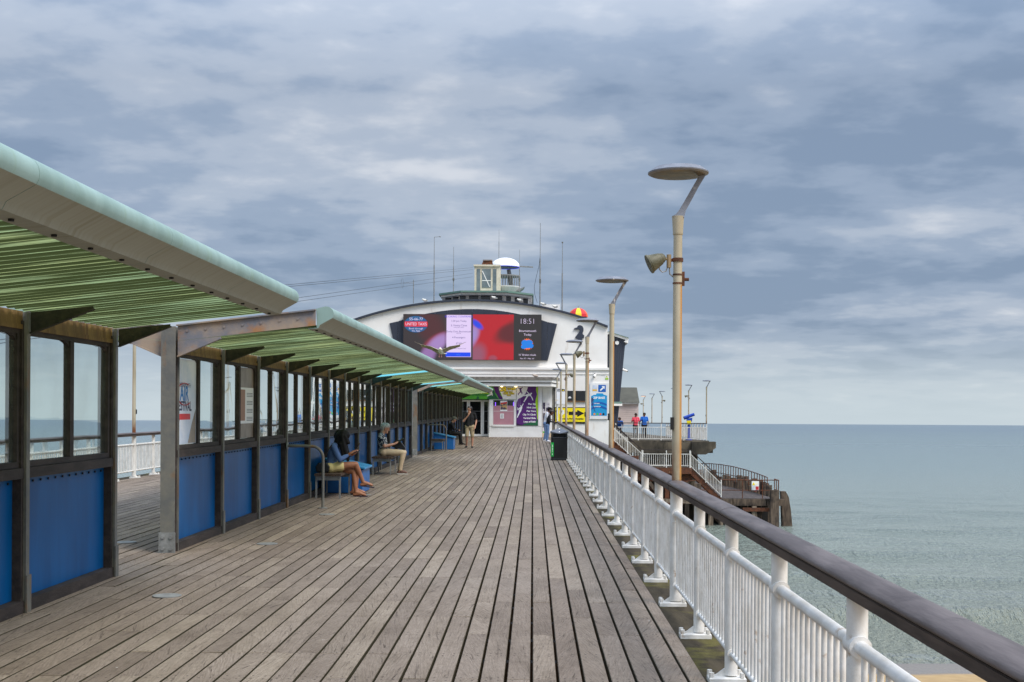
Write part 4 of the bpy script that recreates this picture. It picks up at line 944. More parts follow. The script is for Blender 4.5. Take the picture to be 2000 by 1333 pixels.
MB().box(fx(963), fx(1005), KY-0.05, KY+0.0285, fz(833.8), fz(830.6)).build('window_sill', PANELW, k)
PINK = M('pink_blind', lin(190,138,150), lin(176,124,138), rough=0.3, scale=1.0, coat=0.4)
w = MB().box(fx(965), fx(1003.8), KY+0.006, KY+0.0285, fz(829.8), fz(783.4)).build('kiosk_window', PINK, k)
MB().box(fx(965), fx(1003.8), KY-0.002, KY+0.0045, fz(793.5), fz(783.4)).build('dark_top_pane', DGLASS, w)
MB().box(fx(965), fx(1003.8), KY-0.003, KY+0.005, fz(804.6), fz(804.1)).build('glazing_bar', P_WHITE, w)
E_UV = emis('violet_tube', lin(120,70,255), 2.0)
for u in (968.4, 1003.0): MB().box(fx(u), fx(u+1.0), KY-0.008, KY-0.0025, fz(793.8), fz(787.5)).build('violet_tube', E_UV, w)
ps = empty('window_poster', (fx(985), KY-0.01, fz(804)), 'colourful poster with red heading stuck on the pink window', 'poster'); W_ = KY-0.004
def kp(name, pts, mat, par, y, th=0.004): return MB().prism_y(shp(pts), y-th, y).build(name, mat, par)
kp('sheet', [(978,784.5),(991.6,784.5),(991.6,804),(978,804)], P_WHITE, ps, W_); kp('photograph', [(978.4,790.5),(991.2,789.5),(991.2,801.5),(978.4,801.5)], M('print_photo', lin(72,66,92), lin(196,160,100), rough=0.4, scale=6, lo=0.45, hi=0.55), ps, W_-0.005); kp('red_heading', [(978.4,788.5),(991,786.3),(991,789.4),(978.4,791)], P_RED, ps, W_-0.007)
ps = empty('window_notice', (fx(981.5), KY-0.01, fz(819)), 'small white paper notice on the pink window', 'notice'); kp('sheet', [(978,809),(985.2,809),(985.2,818.5),(978,818.5)], P_WHITE, ps, W_)
for i in range(5): kp('line_of_print', [(979.2,810.6+i*1.5),(984,810.6+i*1.5),(984,811.1+i*1.5),(979.2,811.1+i*1.5)], P_GREY, ps, W_-0.005)
# printed boards
sg = empty('climbing_sign', (fx(985), KY, fz(781)), 'long green and purple board with climbing figures over the doors', 'sign'); Y2 = KY - 0.002
MB().box(fx(880), fx(1008.5), KY-0.03, KY-0.003, fz(781.6), fz(757.3)).build('board', P_GRN, sg); Y2 = KY - 0.031
def sp(name, pts, mat, par, lay=0): return kp(name, pts, mat, par, Y2-0.004*lay, 0.003)
sp('dark_green_shape', [(932,781.4),(934,776),(937,777),(938,781.4)], P_DGRN, sg); sp('dark_green_shape', [(952,781.4),(955,777),(958,774),(962,765),(966,764),(968,772),(972,778),(975,781.4)], P_DGRN, sg)
sp('purple_shape', [(964,757.6),(967,764),(968,769),(971,772),(973,777),(976,781.4),(984,781.4),(979,774),(977,769),(975,763),(975,757.6)], P_PUR, sg)
sp('white_shape', [(975,757.6),(976,764),(979,769),(981,774),(983,781.4),(1008.3,781.4),(1008.3,757.6)], P_WHITE, sg, 1)
def kt(txt, size, u, v, mat, par, lay, **kw): return text('lettering', txt, size*K, (fx(u), Y2-0.004*lay-0.004, fz(v)), mat, par, **kw)
P_OUT = P_BLK
for lay, mt, bo in ((2, P_BLK, 0.028), (3, P_YEL, 0.008)):
    kt('28', 12, 983.5, 762.4, mt, sg, lay, bold=bo); kt('Walls!', 6.2, 999.3, 761.8, mt, sg, lay, bold=bo*0.7); kt('CAN YOU', 3.6, 993.5, 768, mt, sg, lay, bold=bo*0.5); kt('CLIMB THEM', 3.8, 994, 771, mt, sg, lay, bold=bo*0.5); kt('ALL?', 3.8, 994.5, 774, mt, sg, lay, bold=bo*0.5)
kt('ATTRACTION', 4.6, 938, 773.6, P_DGRN, sg, 1, bold=0.004); kt('INDOOR', 4.6, 945, 769.4, P_YEL, sg, 1, bold=0.004)
def figure(name, strokes, mat, par, lay):
    mb = MB()
    for a, b, w_ in strokes:
        a3, b3 = Vector((fx(a[0]), 0, fz(a[1]))), Vector((fx(b[0]), 0, fz(b[1]))); d = (b3-a3).normalized(); nn = Vector((-d.z, 0, d.x))*w_*K/2; e = d*w_*K*0.4
        q = [a3-e-nn*0.6, a3-nn, b3-nn, b3+e-nn*0.6, b3+e+nn*0.6, b3+nn, a3+nn, a3-e+nn*0.6]
        mb.prism_y([(p_.x, p_.z) for p_ in q], Y2-0.004*lay-0.003-0.0002*len(mb.f)/10, Y2-0.004*lay)
    return mb.build(name, mat, par)
figure('climber_figure', [((960,768),(962,772),3.4), ((962,772),(955,774.5),2), ((955,774.5),(953,775.5),1.6), ((962,772),(963,774.5),1.4), ((960,767.6),(957,770),1.4), ((961.5,766.6),(961.5,766.8),2.4)], P_WHITE, sg, 1)
pb_ = empty('activity_board', (fx(1030), KY, fz(831)), 'purple board listing Pier Zip to Leap of Faith with white climbers', 'sign')
MB().box(fx(1009.2), fx(1050.4), KY-0.03, KY-0.0125, fz(831.6), fz(757.3)).build('board', P_PUR, pb_)
sp('lime_shape', [(1047,757.6),(1050.3,757.6),(1050.3,826),(1049,820),(1047.5,800),(1045,790),(1046,781),(1048.4,772),(1046.5,764)], P_LIME, pb_); sp('dark_green_shape', [(1021,831.4),(1023,828.5),(1030,827),(1046,823),(1050.3,819),(1050.3,831.4)], P_DGRN, pb_); sp('dark_purple_shape', [(1009.5,831.3),(1009.5,827),(1016,829),(1021,831.3)], flat('print_deep_purple', (48,14,66)), pb_)
sp('white_shape', [(1009.4,757.6),(1031,757.6),(1029,764),(1026,771),(1020,777),(1012,781),(1010,787),(1009.4,789)], P_WHITE, pb_, 1)
figure('climber_figure', [((1016.5,763),(1017.5,767),3.2), ((1016.5,762),(1012.5,759.5),1.5), ((1017.5,762),(1020.5,758),1.5), ((1016.5,767.5),(1013,770.5),1.8), ((1013,770.5),(1012.6,772.8),1.4), ((1017.8,767.5),(1019.8,769),1.7), ((1019.8,769),(1019.2,771.4),1.4), ((1016.9,760.4),(1016.9,760.6),2.3)], P_PUR, pb_, 2)
figure('climber_figure', [((1028.5,774),(1035.5,772.5),4.2), ((1030,773),(1022,774.6),2), ((1030,775.5),(1026,782),2.4), ((1026,782),(1023.6,786),1.8), ((1034,772),(1029,766.5),1.6), ((1036,774),(1039,779),1.7), ((1039,779),(1040.6,783),1.4), ((1037.4,770),(1037.4,770.2),2.8)], P_WHITE, pb_, 2)
figure('climber_figure', [((1018.5,797),(1015.5,805),4), ((1019,796),(1022,790),1.4), ((1016.5,797),(1012,801.5),1.6), ((1012,801.5),(1011.5,797.5),1.3), ((1015,806),(1012.5,812),2.4), ((1012.5,812),(1010.8,816),1.6), ((1017.5,794),(1017.5,794.2),2.4)], P_WHITE, pb_, 2)
for u in (1012.5, 1014.5, 1017): figure('rope', [((u,777.5),(u,795),0.35)], flat('print_lilac', (190,150,210)), pb_, 2)
for i, s_ in enumerate(('Pier Zip', 'High Line', 'Pier Cave', "Clip 'N Climb", 'Vertical Slide', 'Leap of Faith')): kt(s_, 4.5, 1046.2, 790.5 + i*6.75, P_WHITE, pb_, 2, align='RIGHT', bold=0.005)
# glazed doors left of the kiosk
dr = empty('glass_doors', (fx(930), 75.3, 0.75), 'white framed glass entrance doors with a dark interior', 'door'); DY = 75.2
MB().box(fx(880), fx(956.9), DY+0.06, FY-0.004, 0.76, fz(781.7)).build('dark_lobby', DARK, dr)
MB().box(fx(880), fx(956.9), DY-0.1, DY+0.3, 0.66, 0.80).build('threshold', M('sandy_step', lin(196,170,134), rough=0.8), dr)
def leaf(u0, u1, th=3.0):
    mb = MB(); t = th*K; x0, x1, z0, z1 = fx(u0), fx(u1), 0.82, fz(783)
    mb.box(x0, x0+t, DY-0.03, DY+0.03, z0, z1).box(x1-t, x1, DY-0.03, DY+0.03, z0, z1).box(x0+t, x1-t, DY-0.03, DY+0.03, z1-t, z1).box(x0+t, x1-t, DY-0.03, DY+0.03, z0, z0+t*1.4)
    f_ = mb.build('door_leaf', PANELW, dr); MB().box(x0+t, x1-t, DY-0.004, DY+0.004, z0+t*1.4, z1-t).build('pane', DGLASS, f_)
    for zz in (fz(804.5), fz(823.5)): MB().box(x0+t, x1-t, DY-0.006, DY-0.0045, zz-0.012, zz+0.012).build('dotted_band', P_GREY, f_)
for a, b in ((882,899), (899.2,916), (916.2,943), (943.2,956.8)): leaf(a, b)
nl = MB().box(fx(945.5), fx(953.5), DY+0.02, DY+0.04, fz(816.6), fz(815.4)).build('green_light', emis('green_light', lin(40,255,60), 3.0), dr)
# narrow poster window and the wall round it, right of the kiosk
sw = empty('side_window', (fx(1067), 75.7, 0.75), 'narrow white framed window covered in posters, right of the kiosk', 'window')
MB().box(fx(1058.9), fx(1078), 75.6, FY-0.005, 0.72, fz(757.2)).build('wall', PANELW, sw); MB().box(fx(1058.9), fx(1078), 75.3, 75.595, 0.70, fz(846.5)).build('step', M('tan_step', lin(206,182,150), rough=0.8), sw)
POSTER = M('poster_collage', lin(120,112,110), lin(60,50,76), rough=0.3, scale=2.4, lo=0.47, hi=0.53, stain=lin(210,206,214), sscale=1.7, slo=0.58, shi=0.60)
for u0, u1 in ((1060.0,1064.6), (1066.4,1072.6)):
    f_ = MB().box(fx(u0-0.9), fx(u1+0.9), 75.56, 75.598, fz(846), fz(785)).build('frame', PANELW, sw); MB().box(fx(u0), fx(u1), 75.552, 75.5595, fz(845.6), fz(787)).build('poster_pane', POSTER, f_); MB().box(fx(u0), fx(u1), 75.545, 75.5515, fz(845.6), fz(843)).build('green_strip', P_GRN, f_)
dp = MB().tube([(fx(1084), 75.9, fz(745)), (fx(1084), 75.9, fz(756)), (fx(1079.5), 75.9, fz(760)), (fx(1079.5), 75.9, 0.8)], 0.05, n=8).build('drainpipe', STEEL, None, 40); tag(dp, 'grey drainpipe on the wall between kiosk and yellow sign', 'drainpipe')
dp = MB().tube([(fx(1086), 75.92, fz(748)), (fx(1082.5), 75.92, fz(758)), (fx(1082.5), 75.92, 0.8)], 0.035, n=8).build('drainpipe', BLACKM, None, 40); tag(dp, 'thin black pipe on the wall left of the yellow sign', 'drainpipe')
# right-hand wall: window, yellow sign, zip board
rw = empty('strip_window', (fx(1120), FY, fz(786)), 'dark strip window with brown sill above the yellow arrow sign', 'window')
MB().box(fx(1086.5), fx(1147), FY-0.03, FY-0.004, fz(783), fz(763.4)).build('dark_pane', DGLASS, rw); MB().box(fx(1086), fx(1147.5), FY-0.09, FY-0.004, fz(785.4), fz(783.1)).build('sill', M('brown_sill', lin(112,80,50), rough=0.6), rw)
for u in (1106.4, 1124): MB().box(fx(u), fx(u+1.6), FY-0.05, FY-0.031, fz(783), fz(763.4)).build('mullion', BLACKM, rw)
kp('fanlight_sticker', [(1112.4+3*math.cos(R(180*i/8)), 778-3.6*math.sin(R(180*i/8))) for i in range(9)], P_WHITE, rw, FY-0.032)
ys = empty('yellow_arrow_sign', (fx(1115), FY, fz(826)), 'yellow sign with big black arrow pointing right to reception', 'sign')
MB().box(fx(1083.5), fx(1147.5), FY-0.05, FY-0.004, fz(827.4), fz(795.4)).build('black_frame', BLACKM, ys); Y2 = FY - 0.051
kp('yellow_face', [(1085,797),(1146,797),(1146,824),(1085,824)], P_YEL, ys, Y2, 0.004); Y2 -= 0.005
kp('arrow', [(1110.3,804.2),(1127.2,804.2),(1127.2,800.6),(1141,807.4),(1127.2,814.2),(1127.2,810.8),(1110.3,810.8)], P_BLK, ys, Y2); kp('white_badge', [(1092.6,801.4),(1101.6,800.8),(1102.2,808),(1097.4,811),(1092.2,808.4)], P_WHITE, ys, Y2)
kt('The way to PierZip Reception', 4.4, 1116.5, 818, P_BLK, ys, 0, bold=0.006, sx=0.86); kt('www.openwideinternational.co.uk', 1.9, 1116, 822.2, P_BLK, ys, 0, sx=0.9); kt('OPEN', 2.0, 1097.4, 812.6, P_BLK, ys, 0)
zb = empty('zip_base_board', (fx(1170), FY, fz(820)), 'white notice board with blue Zip Base poster and arrow', 'sign'); Y2 = FY - 0.004
MB().box(fx(1151.6), fx(1187.6), FY-0.08, FY-0.004, fz(818.2), fz(748.2)).build('board', PANELW, zb); Y2 = FY - 0.081
kp('blue_poster', [(1154,773.4),(1157,772.2),(1159,771),(1163,770.8),(1165,768),(1177,768),(1178.5,770.8),(1182,771),(1183,772.4),(1185,772),(1185,811.8),(1154,811.8)], flat('print_azure', (20,150,206)), zb, Y2)
kp('blue_square', [(1168.4,751.6),(1182,751.6),(1182.6,752.4),(1182.6,765),(1182,765.6),(1168.4,765.6),(1167.8,765),(1167.8,752.4)], flat('print_road_blue', (20,96,180)), zb, Y2)
Y2 -= 0.004; kp('white_arrow', [(1170.6,761.6),(1176.2,756.2),(1174.2,754),(1180.2,753.8),(1180.2,759.8),(1178.4,758.2),(1172.4,763.4)], P_WHITE, zb, Y2)
kp('white_tile', [(1157,752.4),(1165,752.4),(1165,763.4),(1157,763.4)], P_SKY, zb, Y2); kp('yellow_tile_band', [(1156.8,760.4),(1165.4,760.4),(1165.4,763.2),(1156.8,763.2)], flat('print_gold', (240,184,40)), zb, Y2-0.004)
def band(v0): return [(1154.2+i*3.06, v0 - 5.5*math.sin(R(180*(i+0.6)/11.2))) for i in range(11)] + [(1184.8-i*3.06, v0 + 3.6 - 5.2*math.sin(R(180*(10.6-i)/11.2))) for i in range(11)]
DBL = flat('print_deep_blue', (8,92,172)); kp('wave_band', band(790), DBL, zb, Y2); kp('wave_band', band(797.5), DBL, zb, Y2-0.004)
kt('ZIP BASE', 5.8, 1169.6, 777, P_WHITE, zb, 0, bold=0.008); kt('HARNESS', 2.6, 1165, 788, P_WHITE, zb, 2, bold=0.003); kt('& HARNESS', 2.6, 1166, 794, P_WHITE, zb, 2, bold=0.003)
for i, cc in enumerate(((240,150,60), (90,190,60), (240,100,50), (20,30,40))): kp('round_icon', ell(1160.6+i*5.9, 808.6, 2.1, 2.1, 14), flat('print_icon_%s' % 'abcd'[i], cc), zb, Y2)
kp('palm_silhouette', [(1154.2,776),(1158,778),(1160,782),(1157,781),(1159.6,785.5),(1156.4,783),(1157.6,790),(1162.5,804),(1161.6,804),(1155.8,789),(1154.2,784)], flat('print_plum', (60,70,110)), zb, Y2-0.008)
cs = empty('caution_sign', (fx(1184.5), FY, fz(742)), 'small white and yellow warning sign above the Zip Base board', 'sign'); kp('plate', [(1181.4,731.8),(1187.6,731.8),(1187.6,741.2),(1181.4,741.2)], P_WHITE, cs, FY-0.004, 0.01); kp('yellow_half', [(1181.4,738),(1187.6,738),(1187.6,741.2),(1181.4,741.2)], P_LIME, cs, FY-0.016); kp('triangle', [(1184.5,733),(1186.6,736.8),(1182.4,736.8)], P_YEL, cs, FY-0.016); kp('triangle_mark', [(1184.2,734.3),(1184.8,734.3),(1184.7,736.2),(1184.3,736.2)], P_BLK, cs, FY-0.021)
def cctv(x, y, z, dx, label):
    c = empty('security_camera', (x, y, z), label, 'security camera', 'security cameras on the building')
    MB().box(x-0.03, x+0.03, y-0.1, y, z+0.06, z+0.12).cyl((x, y-0.08, z), (x, y-0.08, z+0.08), 0.02, n=8).build('mount', GALV, c); MB().cyl((x-dx*0.16, y-0.08, z+0.02), (x+dx*0.2, y-0.22, z-0.10), 0.075, 0.07, n=12).build('housing', WHITEB, c, 40); MB().cyl((x+dx*0.2, y-0.222, z-0.102), (x+dx*0.205, y-0.226, z-0.104), 0.05, n=12).build('lens', BLACKM, c)
cctv(fx(1160.5), FY, fz(733), -0.2, 'white security camera above the Zip Base board'); cctv(gx(1219), 79.2, gz(722), 0.9, 'white security camera sticking out of the navy leaning wall')
# ---- rooftop: observation storey, cabin, dome, antennas (80 m out)
K3 = 0.0324
def hx(u): return (u - 1041)*K3
def hz(v): return 1.65 + (825.2 - v)*K3
ob = empty('rooftop_lookout', (hx(948), 84, 7.5), 'low white lookout storey with slanted dark windows and green roof edge', 'building')
MB().prism_z([(hx(866), 83.0), (hx(905), 81.0), (hx(985), 81.0), (hx(1032), 83.0), (hx(1032), 92), (hx(866), 92)], 7.4, hz(578)).build('wall', WHITEB, ob)
MB().prism_z([(hx(853.6), 81.9), (hx(900), 80.0), (hx(990), 80.0), (hx(1040.6), 81.9), (hx(1040.6), 93), (hx(853.6), 93)], hz(574.6), hz(571.2)).build('roof_edge', M('green_felt', lin(104,134,120), rough=0.7), ob)
MB().prism_z([(hx(857), 82.1), (hx(901), 80.25), (hx(989), 80.25), (hx(1038), 82.1), (hx(1038), 92.8), (hx(857), 92.8)], hz(578.4), hz(574.7)).build('fascia', WHITEB, ob)
for u0, u1 in ((865,877), (881,893), (896.5,908.5), (914.5,933), (938,956), (962,979.5), (984,997), (1001,1013), (1017,1030)):
    um = (u0+u1)/2; yy = 80.9 if 905 < um < 985 else 80.9 + (abs(um-945)-40)/47*2.0
    MB().prism_y([(hx(u0+1.4), hz(592)), (hx(u1-0.6), hz(592)), (hx(u1), hz(579)), (hx(u0), hz(579))], yy-0.05, yy+0.02).build('window', DGLASS, ob)
cb = empty('lift_cabin', (hx(948), 84, hz(569)), 'small white glazed rooftop cabin with rusty vent on top', 'cabin'); CY = 82.0
mb = MB().box(hx(923.5), hx(974), CY+0.03, CY+2.2, hz(571), hz(517)); mb.build('wall', CREAM, cb)
MB().box(hx(922), hx(974.6), CY-0.06, CY+2.3, hz(517), hz(513.6)).build('roof', CREAM, cb)
MB().prism_y([(hx(937), hz(513.5)), (hx(960.5), hz(513.5)), (hx(957.5), hz(505)), (hx(940.5), hz(505))], CY+0.2, CY+1.0).build('vent', RUST, cb); MB().box(hx(939.6), hx(958.2), CY+0.15, CY+1.05, hz(505), hz(503)).build('vent_cap', STEEL_RUST, cb)
for u0, u1, v0 in ((928,935,566), (938.5,956,559), (960,967,566)): MB().box(hx(u0), hx(u1), CY+0.005, CY+0.028, hz(v0), hz(522)).build('window', M('pale_glazing', lin(92,104,108), lin(130,140,142), rough=0.1, scale=1.0), cb)
MB().beam((hx(939), CY-0.005, hz(526)), (hx(954), CY-0.005, hz(558)), 0.02, 0.05).build('brace', WHITEB, cb); MB().box(hx(938.5), hx(956), CY-0.01, CY+0.004, hz(546), hz(544.5)).build('door_bar', WHITEB, cb)
sl = empty('slide_platform', (hx(990), 85.5, hz(570)), 'round slide platform with grey cage under a white domed roof', 'slide'); SY = 85.2; k5 = 0.034
DX, DZ = (985-1041)*k5, lambda v: 1.65 + (825.2-v)*k5
DOME = M('white_dome', lin(246,246,250), rough=0.35)
prof = [(0.98*math.cos(R(a)), 0.62*math.sin(R(a))) for a in range(0, 91, 10)]
MB().lathe([(r*1.0, DZ(521.5)+z) for r, z in prof], (DX, SY, 0), 28).build('dome', DOME, sl, 30)
MB().lathe([(0.95, DZ(522.6)), (0.985, DZ(521.7)), (0.93, DZ(521.7)), (0.93, DZ(522.6)), (0.95, DZ(522.6))], (DX, SY, 0), 28).build('blue_rim', emis('blue_neon_rim', lin(40,40,240), 0.4), sl)
MB().cyl((DX, SY, DZ(521.9)), (DX, SY, DZ(521.65)), 0.92, n=28).build('dome_underside', BLACKM, sl)
MB().cyl((DX+0.22, SY, DZ(526)), (DX+0.42, SY, DZ(560)), 0.13, 0.16, n=12).build('mast', GALV, sl, 40)
MB().lathe([(0.0, DZ(571)), (0.85, DZ(571)), (1.02, DZ(562)), (1.02, DZ(560)), (0.0, DZ(560))], (DX, SY, 0), 24).build('floor', M('pale_grey_floor', lin(206,206,204), rough=0.6), sl)
mb = MB()
for i in range(36): t = 2*math.pi*i/36; mb.cyl((DX+0.98*math.cos(t), SY+0.98*math.sin(t), DZ(560)), (DX+0.98*math.cos(t), SY+0.98*math.sin(t), DZ(539.5)), 0.018, n=5)
o = mb.build('cage_bars', GALV, sl); o['kind'] = 'stuff'
MB().lathe([(0.96, DZ(540.5)), (1.0, DZ(540.5)), (1.0, DZ(538.5)), (0.96, DZ(538.5))], (DX, SY, 0), 28).build('cage_rail', GALV, sl)
MB().prism_y([((1012-1041)*k5, DZ(566)), ((1023-1041)*k5, DZ(561)), ((1021-1041)*k5, DZ(564)), ((1013-1041)*k5, DZ(570)), ((1005-1041)*k5, DZ(570))], SY-0.5, SY+0.5).build('chute_lip', GALV, sl)
MB().beam((DX+0.85, SY-0.2, DZ(520.5)), (DX+1.85, SY-0.2, DZ(522)), 0.08, 0.08).build('side_boom', GALV, sl)
# antennas
def antenna(u, v0, v1, y, label, extra=None, r=0.03):
    kk = y/2500; X = (u-1041)*kk; z0, z1 = 1.65 + (825.4-v1)*kk, 1.65 + (825.4-v0)*kk
    a = empty('antenna_mast', (X, y, z0), label, 'antenna', 'antennas and masts on the roof')
    zm = z0 + (z1-z0)*0.55; MB().cyl((X, y, z0-0.5), (X, y, zm), r, n=8).build('mast', GALV, a, 40); MB().cyl((X, y, zm), (X, y, z1), r*0.55, r*0.4, n=6).build('whip', GALV, a, 40)
    if extra == 'arm': MB().tube([(X, y, z1-0.02), (X+0.25, y, z1), (X+0.36, y, z1+0.02)], 0.015, n=6).ball((X+0.36, y, z1+0.01), 0.045).build('wind_vane', GALV, a)
    if extra == 'tip': MB().cyl((X, y, z1), (X, y, z1+0.08), 0.05, n=8).build('tip', STEEL, a)
    if extra == 'box': MB().box(X-0.06, X+0.06, y-0.06, y+0.06, z0+(z1-z0)*0.26, z0+(z1-z0)*0.31).build('junction', STEEL, a)
    return a
antenna(846, 463.5, 587, 80, 'grey mast with a small arm at the top, leftmost tall one', 'arm', 0.035); antenna(884, 483, 572, 84, 'thin mast left of the rooftop cabin', 'box', 0.03); antenna(972.5, 449, 501, 85, 'thin whip antenna rising behind the white dome', None, 0.02)
antenna(1013, 488, 568, 84, 'short thin antenna on the right of the slide cage', 'box', 0.025); antenna(1053.2, 436, 594, 82, 'tallest whip antenna right of the lookout, with a hanging cable', 'box', 0.04); antenna(1096.5, 475, 606, 80, 'plain grey mast with a round tip on the right slope of the roof', 'tip', 0.04)
kk = 82/2500; cbx = lambda u, v: ((u-1041)*kk, 81.9, 1.65+(825.4-v)*kk)
o = MB().tube([cbx(1052.6,504), cbx(1051,520), cbx(1046,540), cbx(1042,560), cbx(1043,576), cbx(1048,592)], 0.012, n=5).build('hanging_cable', BLACKM); tag(o, 'thin dark cable hanging from the tallest whip antenna', 'cable')
ya = empty('yagi_antenna', cbx(806, 592), 'small dish-shaped aerial on a short mast at the left of the roof', 'antenna', 'antennas and masts on the roof')
MB().cyl(cbx(806, 594), cbx(806, 548), 0.025, n=6).build('mast', GALV, ya); MB().cyl(cbx(806, 554.6), cbx(784, 554.6), 0.014, n=6).build('boom', GALV, ya); MB().lathe([(0.30, -0.008), (0.315, 0.0), (0.30, 0.008), (0.29, 0.0), (0.30, -0.008)], (0,0,0), 20).build('ring', GALV, ya, world=False)
r_ = ya.children[-1]; r_.location = Vector(cbx(784, 555)) - ya.location; r_.rotation_euler = (0, R(90), R(20))
ub = empty('beach_umbrella', ((1128-1041)*0.0344, 86, 7.4), 'red, orange and yellow striped umbrella on the roof', 'umbrella'); UX, UZ = (1128-1041)*0.0344, 1.65+(826-620)*0.0344
cols = [flat('umbrella_red', (206,36,44)), flat('umbrella_orange', (240,96,30)), flat('umbrella_yellow', (250,214,30))]
for i in range(10):
    mb = MB(); ring = []
    for j in range(6):
        a = R(j*18); r = 0.66*math.cos(a); z = UZ + 0.62*math.sin(a)
        for q in (0, 1): t = 2*math.pi*(i+q)/10; ring.append((UX + r*math.cos(t), 86 + r*math.sin(t), z))
    mb._add(ring, [(2*j, 2*j+1, 2*j+3, 2*j+2) for j in range(5)]); o = mb.build('panel', cols[(0, 1, 0, 2)[i % 4]], ub); sd = o.modifiers.new('thick', 'SOLIDIFY'); sd.thickness = 0.01
MB().cyl((UX, 86, 7.2), (UX, 86, UZ+0.75), 0.02, n=8).build('pole', GALV, ub)
# low white box on the roof to the right, roof gulls
pb2 = MB().box((1057-1041)*0.0332, (1092-1041)*0.0332, 83, 85, 8.0, 1.65+(825.8-595)*0.0332).build('roof_box', WHITEB); tag(pb2, 'low white box on the roof right of the lookout', 'roof box')
# zip wires run from the rooftop back towards the beach on the left
def wire(u0, v0, u1, v1, label):
    A = Vector(((u0-1041)*84/2500, 84, 1.65+(825-v0)*84/2500)); t = (u1 - u0); d1 = 26.0
    uB = u1; B = Vector(((uB-1041)*d1/2500, d1, 1.65+(822-v1)*d1/2500)); B = A + (B - A)*1.25
    n_ = 24; pts_ = [A.lerp(B, i/n_) for i in range(n_+1)]
    tag(MB().tube(pts_, 0.007, n=5).build('zip_wire', BLACKM), label, 'wire', 'zip wires')
wire(922, 523, 300, 580, 'highest of the four zip wires left of the rooftop cabin'); wire(922, 527, 300, 583.5, 'second highest of the four zip wires left of the rooftop cabin'); wire(922, 534, 300, 621, 'third of the four zip wires, counting from the top'); wire(922, 541, 300, 628, 'lowest of the four zip wires left of the rooftop cabin')
# free-standing signboard on two posts near the railing
nb_ = empty('rules_sign', (1.62, 64, S(64)), 'white rules sign with black heading and yellow strip on two posts', 'sign'); k6 = 64/2500
def nx(u): return (u-1041)*k6
def nz(v): return 1.65 + (825.8-v)*k6
for u in (1088.6, 1096.6): MB().cyl((nx(u), 64.05, S(64)), (nx(u), 64.05, nz(763)), 0.035, n=10).build('post', WHITE, nb_, 40)
MB().box(nx(1086.6), nx(1104), 63.98, 64.01, nz(789.6), nz(759)).build('plate', P_WHITE, nb_)
MB().box(nx(1088), nx(1102.6), 63.97, 63.979, nz(764.6), nz(760.2)).build('black_heading', P_BLK, nb_); MB().box(nx(1095.8), nx(1101.4), 63.97, 63.979, nz(787), nz(766.2)).build('yellow_strip', flat('print_amber', (238,190,20)), nb_)
text('lettering', 'break', 3.6*k6, (nx(1092.6), 63.965, nz(762.4)), P_WHITE, nb_, bold=0.003)
MB().prism_y([(nx(1098), nz(764)), (nx(1101.4), nz(764)), (nx(1099.7), nz(761))], 63.96, 63.969).build('warning_triangle', P_YEL, nb_)
for v in (768.5, 775.5, 782.5): MB().lathe([(0.034, -0.002), (0.044, -0.002), (0.044, 0.002), (0.034, 0.002), (0.034, -0.002)], n=16).build('red_ring', P_RED, nb_, world=False); o = nb_.children[-1]; o.location = (nx(1091.4)-1.62, -0.032, nz(v)-S(64)); o.rotation_euler = (R(90), 0, 0)
# low pavilion far behind on the pier head
pv = empty('far_pavilion', (8.2, 104, 0.6), 'low pavilion with grey roof and pale pink boarded wall on the pier head', 'building'); k7 = 104/2500
def qx(u): return (u-1041)*k7
def qz(v): return 1.65+(826.6-v)*k7
for i in range(10):
    v0 = 790 + i*4.0; MB().box(qx(1196), qx(1246.6), 104, 112, qz(v0+3.8), qz(v0)).build('wall_board', M('pale_pink_board', lin(214,196,188), lin(198,180,172), rough=0.7, scale=1) if i == 0 else bpy.data.materials['pale_pink_board'], pv)
MB().box(qx(1196), qx(1247.6), 103.8, 112.2, qz(789.8), qz(787)).build('gutter', WHITEB, pv)
MB().prism_x([(103.7, qz(787)), (106.5, qz(755.5)), (109.5, qz(755.5)), (112.3, qz(787))], qx(1196), qx(1248)).build('roof', M('grey_green_roof', lin(82,80,68), lin(70,68,58), rough=0.8, scale=1), pv)

# ================================================================ pier head, stairs and landing stage on the right
ZP = 0.60                                     # pier-head deck level
PY = 78.0
ph = tag(empty('pier_head', (7.5, 79, ZP)), 'concrete pier head platform on dark columns', 'platform', kind='structure')
MB().box(1.6, 10.75, PY+0.3, 150, ZP-0.28, ZP).build('deck_slab', CONC, ph)
MB().box(5.6, 10.95, PY, PY+0.55, ZP-0.75, ZP-0.10).build('edge_beam', CONC, ph)
MB().prism_y([(9.6, ZP-0.82), (9.6, ZP-0.05), (11.0, ZP-0.05), (11.0, ZP-0.42), (10.4, ZP-0.82)], PY-0.9, PY-0.005).build('corbel', CONC, ph)
MB().box(8.9, 9.58, PY-0.4, PY-0.005, ZP-0.72, ZP-0.12).build('beam_end', CONC, ph)
MB().box(6.6, 10.1, PY+0.6, PY+1.4, ZP-2.2, ZP-0.285).build('pier_wall', CONC, ph)
for x in (2.6, 5.2, 7.2, 9.7):
    for y in (PY+1.0, PY+10, PY+19, PY+28): MB().cyl((x, y, -6.5), (x, y, ZP-0.286), 0.32, n=14).build('column', CONC, ph, 40)
MB().box(1.6, 10.2, PY+4.5, PY+5.3, -2.6, -1.9).build('cross_beam', CONC, ph); MB().box(1.6, 10.2, PY+13.5, PY+14.3, -2.4, -1.6).build('cross_beam', CONC, ph)
for x in (3.2, 6.2, 8.8): MB().beam((x, PY+4.9, -1.0), (x+1.6, PY+4.9, -4.6), 0.25, 0.3).build('raking_strut', PILE, ph)
